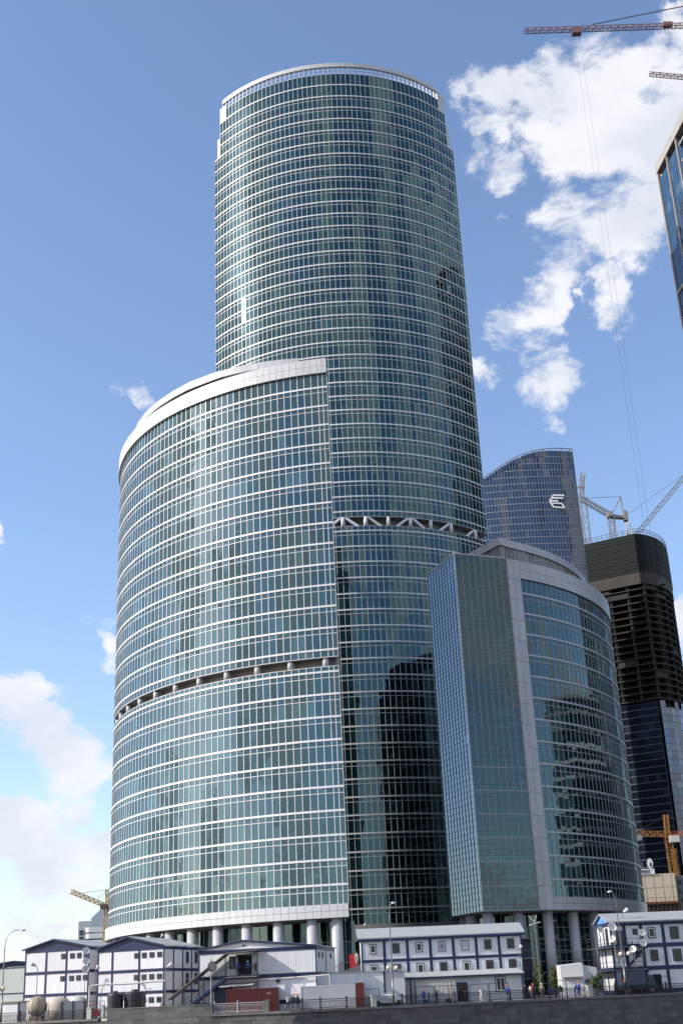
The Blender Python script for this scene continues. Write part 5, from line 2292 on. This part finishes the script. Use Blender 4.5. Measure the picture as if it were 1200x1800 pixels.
# small parked car
p = at(676, 1768, 158.5)
t = thing('parked_car', 'pale car half hidden behind the stone pillar', 'car', (p.x - 1.6, 158.6, 0))
b = MB()
prof = [(0, .35), (0, .8), (.25, .95), (.9, 1.0), (1.35, 1.45), (2.7, 1.48), (3.3, 1.02), (4.0, .9), (4.1, .6), (4.1, .35)]
n = len(prof)
b.v += [(x, 0 if z < 1.1 else .15, z) for x, z in prof] + [(x, 1.65 if z < 1.1 else 1.5, z) for x, z in prof]
b.f += [tuple(range(n)), tuple(range(n, 2 * n))[::-1]] + [(k, (k + 1) % n, n + (k + 1) % n, n + k) for k in range(n)]
b.r += [0] * (n + 2)
b.build('body', mat('car_silver', (.55, .57, .58), .3, .2), t)
b = MB()
b.quadbox([(1.2, .2, 1.02), (3.0, .2, 1.02), (3.0, .06, 1.02), (1.2, .06, 1.02), (1.5, .2, 1.4), (2.65, .2, 1.4), (2.65, .12, 1.4), (1.5, .12, 1.4)], .3)
b.build('side_window', G_WIN, t)
for x in (.8, 3.3):
    for y in (-.03, 1.48):
        b = MB()
        b.tube([(x, y, .33), (x, y + .2, .33)], .33, 14)
        b.build('wheel', BLACK, t)

# ------------------------------------------------------------------ shrubs
def shrub(label, px, pyt, Y, r, seed):
    rng = random.Random(seed)
    p = at(px, pyt, Y)
    t = thing('leafy_tree', label, 'tree', (p.x, Y, 0), 0, 'small trees behind the railing')
    htop = p.z
    b = MB()
    b.tube([(0, 0, 0), (.05, 0, htop * .35), (-.04, .05, htop * .7)], [.12, .09, .04], 7)
    for k in range(5):
        a = rng.uniform(0, 6.28)
        b.tube([(.03, 0, htop * (.3 + .08 * k)), (math.cos(a) * r * .6, math.sin(a) * r * .6, htop * (.5 + .09 * k))], [.05, .02], 5)
    b.build('trunk', BARK, t)
    b = MB()
    cl_ = [(rng.gauss(0, r * .42), rng.gauss(0, r * .42), htop * rng.uniform(.35, .9), r * rng.uniform(.28, .5)) for _ in range(16)]
    for (cx, cy, cz, cr_) in cl_:
        for _ in range(70):
            v = Vector((rng.gauss(0, 1), rng.gauss(0, 1), rng.gauss(0, 1))).normalized() * cr_ * rng.uniform(.6, 1.05)
            c = Vector((cx, cy, min(cz, htop - cr_ * .7))) + v
            u = Vector((rng.gauss(0, 1), rng.gauss(0, 1), rng.gauss(0, 1))).normalized()
            w_ = u.cross(v).normalized()
            s_ = rng.uniform(.07, .15)
            n0 = len(b.v)
            b.v += [tuple(c - u * s_ - w_ * s_ * .4), tuple(c + w_ * s_ * .6), tuple(c + u * s_ + w_ * s_ * .1), tuple(c - w_ * s_ * .6)]
            b.f.append((n0, n0 + 1, n0 + 2, n0 + 3))
            b.r.append(0)
    b.build('crown', LEAF, t)


shrub('slim young tree against the navy stair tower', 941, 1692, 172.5, .75, 3)
shrub('bushy round tree between the mast and the white kiosk', 971, 1696, 171, 1.25, 5)
shrub('low shrub at the foot of the aerial mast', 948, 1713, 169.5, .8, 8)
shrub('slim tree at the foot of the dish cabin', 1043, 1703, 167.5, .85, 11)

# ------------------------------------------------------------------ people
def person(label, loc, rz, shirt, legs, helmet=None, hgt=1.76, arm=0.25, lean=0.0, bend=0.0, group='workers on the quay', wave=False):
    t = thing('person', label, 'person', loc, rz, group)
    s = hgt / 1.76
    me = bpy.data.meshes.new('body')
    V = {'pel': (0, 0, .95, .155), 'wst': (0, -lean * .3, 1.10, .135), 'chs': (0, -lean * .7, 1.34, .165), 'nck': (0, -lean, 1.50, .06),
         'hd0': (0, -lean * 1.05 - .01, 1.60, .088), 'hd1': (0, -lean * 1.1 - .015, 1.72, .078)}
    E_ = [('pel', 'wst'), ('wst', 'chs'), ('chs', 'nck'), ('nck', 'hd0'), ('hd0', 'hd1')]
    for sd, nm in ((-1, 'l'), (1, 'r')):
        V['sh' + nm] = (sd * .20, -lean * .75, 1.42, .065)
        up = wave and sd < 0
        V['el' + nm] = (sd * (.27 + arm * .1), -lean * .75 + .02 - bend * .1, 1.15 if not up else 1.40, .048)
        V['wr' + nm] = (sd * (.25 + arm * .1 - bend * .15), -lean * .75 - .06 - bend * .22, .90 + bend * .22 if not up else 1.68, .036)
        V['hn' + nm] = (sd * (.25 + arm * .08 - bend * .2), -lean * .75 - .09 - bend * .25, .80 + bend * .28 if not up else 1.80, .042)
        V['hp' + nm] = (sd * .10, 0, .88, .105)
        V['kn' + nm] = (sd * .12, -.03, .50, .070)
        V['an' + nm] = (sd * .13, .02, .10, .050)
        V['to' + nm] = (sd * .14, -.15, .045, .045)
        E_ += [('chs', 'sh' + nm), ('sh' + nm, 'el' + nm), ('el' + nm, 'wr' + nm), ('wr' + nm, 'hn' + nm), ('pel', 'hp' + nm), ('hp' + nm, 'kn' + nm), ('kn' + nm, 'an' + nm), ('an' + nm, 'to' + nm)]
    keys = list(V)
    me.from_pydata([tuple(c * s for c in V[k][:3]) for k in keys], [(keys.index(a), keys.index(b_)) for a, b_ in E_], [])
    o = bpy.data.objects.new('body', me)
    COL.objects.link(o)
    o.parent = t
    sk = o.modifiers.new('skin', 'SKIN')
    sk.use_smooth_shade = True
    for i, k in enumerate(keys):
        me.skin_vertices[0].data[i].radius = (V[k][3] * s, V[k][3] * s * .9)
        me.skin_vertices[0].data[i].use_root = (k == 'pel')
    sb = o.modifiers.new('sub', 'SUBSURF')
    sb.levels = sb.render_levels = 1
    nm = 'clothes_%02x%02x%02x_%02x%02x%02x' % tuple(int(c * 255) for c in shirt + legs)
    if nm not in MATS:
        m_ = bpy.data.materials.new(nm)
        m_.use_nodes = True
        nt = m_.node_tree
        tc_ = nt.nodes.new('ShaderNodeTexCoord')
        sp = nt.nodes.new('ShaderNodeSeparateXYZ')
        nt.links.new(tc_.outputs['Object'], sp.inputs[0])
        mr = nt.nodes.new('ShaderNodeMapRange')
        mr.inputs[2].default_value = 2.0
        nt.links.new(sp.outputs['Z'], mr.inputs[0])
        cr_ = nt.nodes.new('ShaderNodeValToRGB')
        cr_.color_ramp.interpolation = 'CONSTANT'
        els = cr_.color_ramp.elements
        els[0].position, els[0].color = 0, (.02, .018, .015, 1)
        els[1].position, els[1].color = .06, (*legs, 1)
        for ps, c_ in ((.475, shirt), (.755, (.42, .25, .18)), (.84, (.05, .035, .025))):
            e_ = els.new(ps)
            e_.color = (*c_, 1)
        nt.links.new(mr.outputs[0], cr_.inputs[0])
        nt.links.new(cr_.outputs[0], nt.nodes['Principled BSDF'].inputs['Base Color'])
        nt.nodes['Principled BSDF'].inputs['Roughness'].default_value = .8
        MATS[nm] = m_
    me.materials.append(MATS[nm])
    if helmet:
        b = MB()
        z0 = 1.68 * s
        y_ = -lean * 1.1 * s - .01
        b.tube([(0, y_ - .015, z0 - .01), (0, y_, z0), (0, y_, z0 + .06), (0, y_, z0 + .11), (0, y_, z0 + .135)], [.15, .125, .118, .08, .02], 12)
        b.build('helmet', helmet, t, smooth=True)
    return t


NAVY, BLK, GRY, BLU, WHT, RED_, KHA = (.02, .025, .05), (.015, .015, .017), (.18, .18, .18), (.03, .06, .28), (.55, .55, .53), (.35, .03, .03), (.20, .16, .10)


def stand(label, px, Y, rz, *a, z=0.0, **k):
    Y = max(Y, WP.at(s_px(px))[0].y + 1.3)
    q = at(px, 1765, Y)
    return person(label, (q.x, Y, z), rz, *a, **k)


stand('person in white top raising an arm at the gap in the railing', 506, 154.9, 0.3, WHT, NAVY, None, 1.72, wave=True)
stand('person in dark jacket standing at the gap in the railing', 514.5, 154.7, -.2, BLK, BLK, None, 1.74, bend=.6)
stand('person in dark overalls and orange helmet at the railing gap', 523, 154.6, .1, NAVY, BLK, ORANGE, 1.74, bend=.8)


def on_landing(label, lx, ly, rz, *a, **k):
    d = rot2(lx, ly, A10)
    return person(label, (c3l.x + d[0], c3l.y + d[1], 4.06), rz, *a, **k)


on_landing('person in blue jacket on the stair landing facing the door', 5.2, -1.0, 3.0, BLU, BLK, None, 1.75)
on_landing('second person in blue entering the open cabin door', 6.35, -.55, 3.3, (.08, .12, .30), NAVY, WHITEH, 1.74)
on_landing('person in black leaning on the landing balustrade', 7.5, -1.35, -.4, BLK, BLK, None, 1.68, lean=.12, bend=.7)
stand('worker in blue overalls and orange helmet beside the low trailer', 745, 160.5, .4, BLU, BLU, ORANGE, 1.72)
stand('dark-clothed person walking behind the railing near the trailer', 768, 160.8, 1.2, NAVY, BLK, None, 1.72)
stand('worker in blue with orange helmet by the lean-to corner', 893.5, 159.5, -.5, BLU, NAVY, ORANGE, 1.76, bend=.6)
stand('dark-haired person in black at the foot of the stair tower', 924, 161.5, .2, BLK, BLK, None, 1.7)
stand('worker in red jacket and orange helmet in the group', 938.5, 161, .7, RED_, NAVY, ORANGE, 1.76)
stand('person in white shirt beside the worker in red', 934, 161.6, -.2, WHT, GRY, None, 1.66)
stand('worker in khaki jacket and white helmet in the group', 954, 161.3, -.6, KHA, KHA, WHITEH, 1.76)
stand('person in blue jacket crouched low behind the railing', 968, 161.5, .5, BLU, BLU, None, 1.4)
stand('person in dark clothes right of the crouching one', 987, 161.8, .1, BLK, NAVY, None, 1.6)
stand('person in blue bending over in front of the kiosk', 1012, 161.8, .9, BLU, BLU, None, 1.55, lean=.25, bend=.6)
stand('tall person in blue overalls with one arm raised by the kiosk', 1019, 162, -.8, BLU, BLU, ORANGE, 1.85, wave=True)
stand('worker in orange helmet in front of the dark truck', 1101.5, 165.2 - 2, .2, NAVY, BLK, ORANGE, 1.85)
q = at(627, 1690, 177.3)
person('person in white standing on the dark ramp beside the red box', (q.x, 177.2, q0_.z + 1.0 if False else at(627, 1697, 177.2).z), .4, WHT, WHT, None, 1.7, group='workers on the quay')
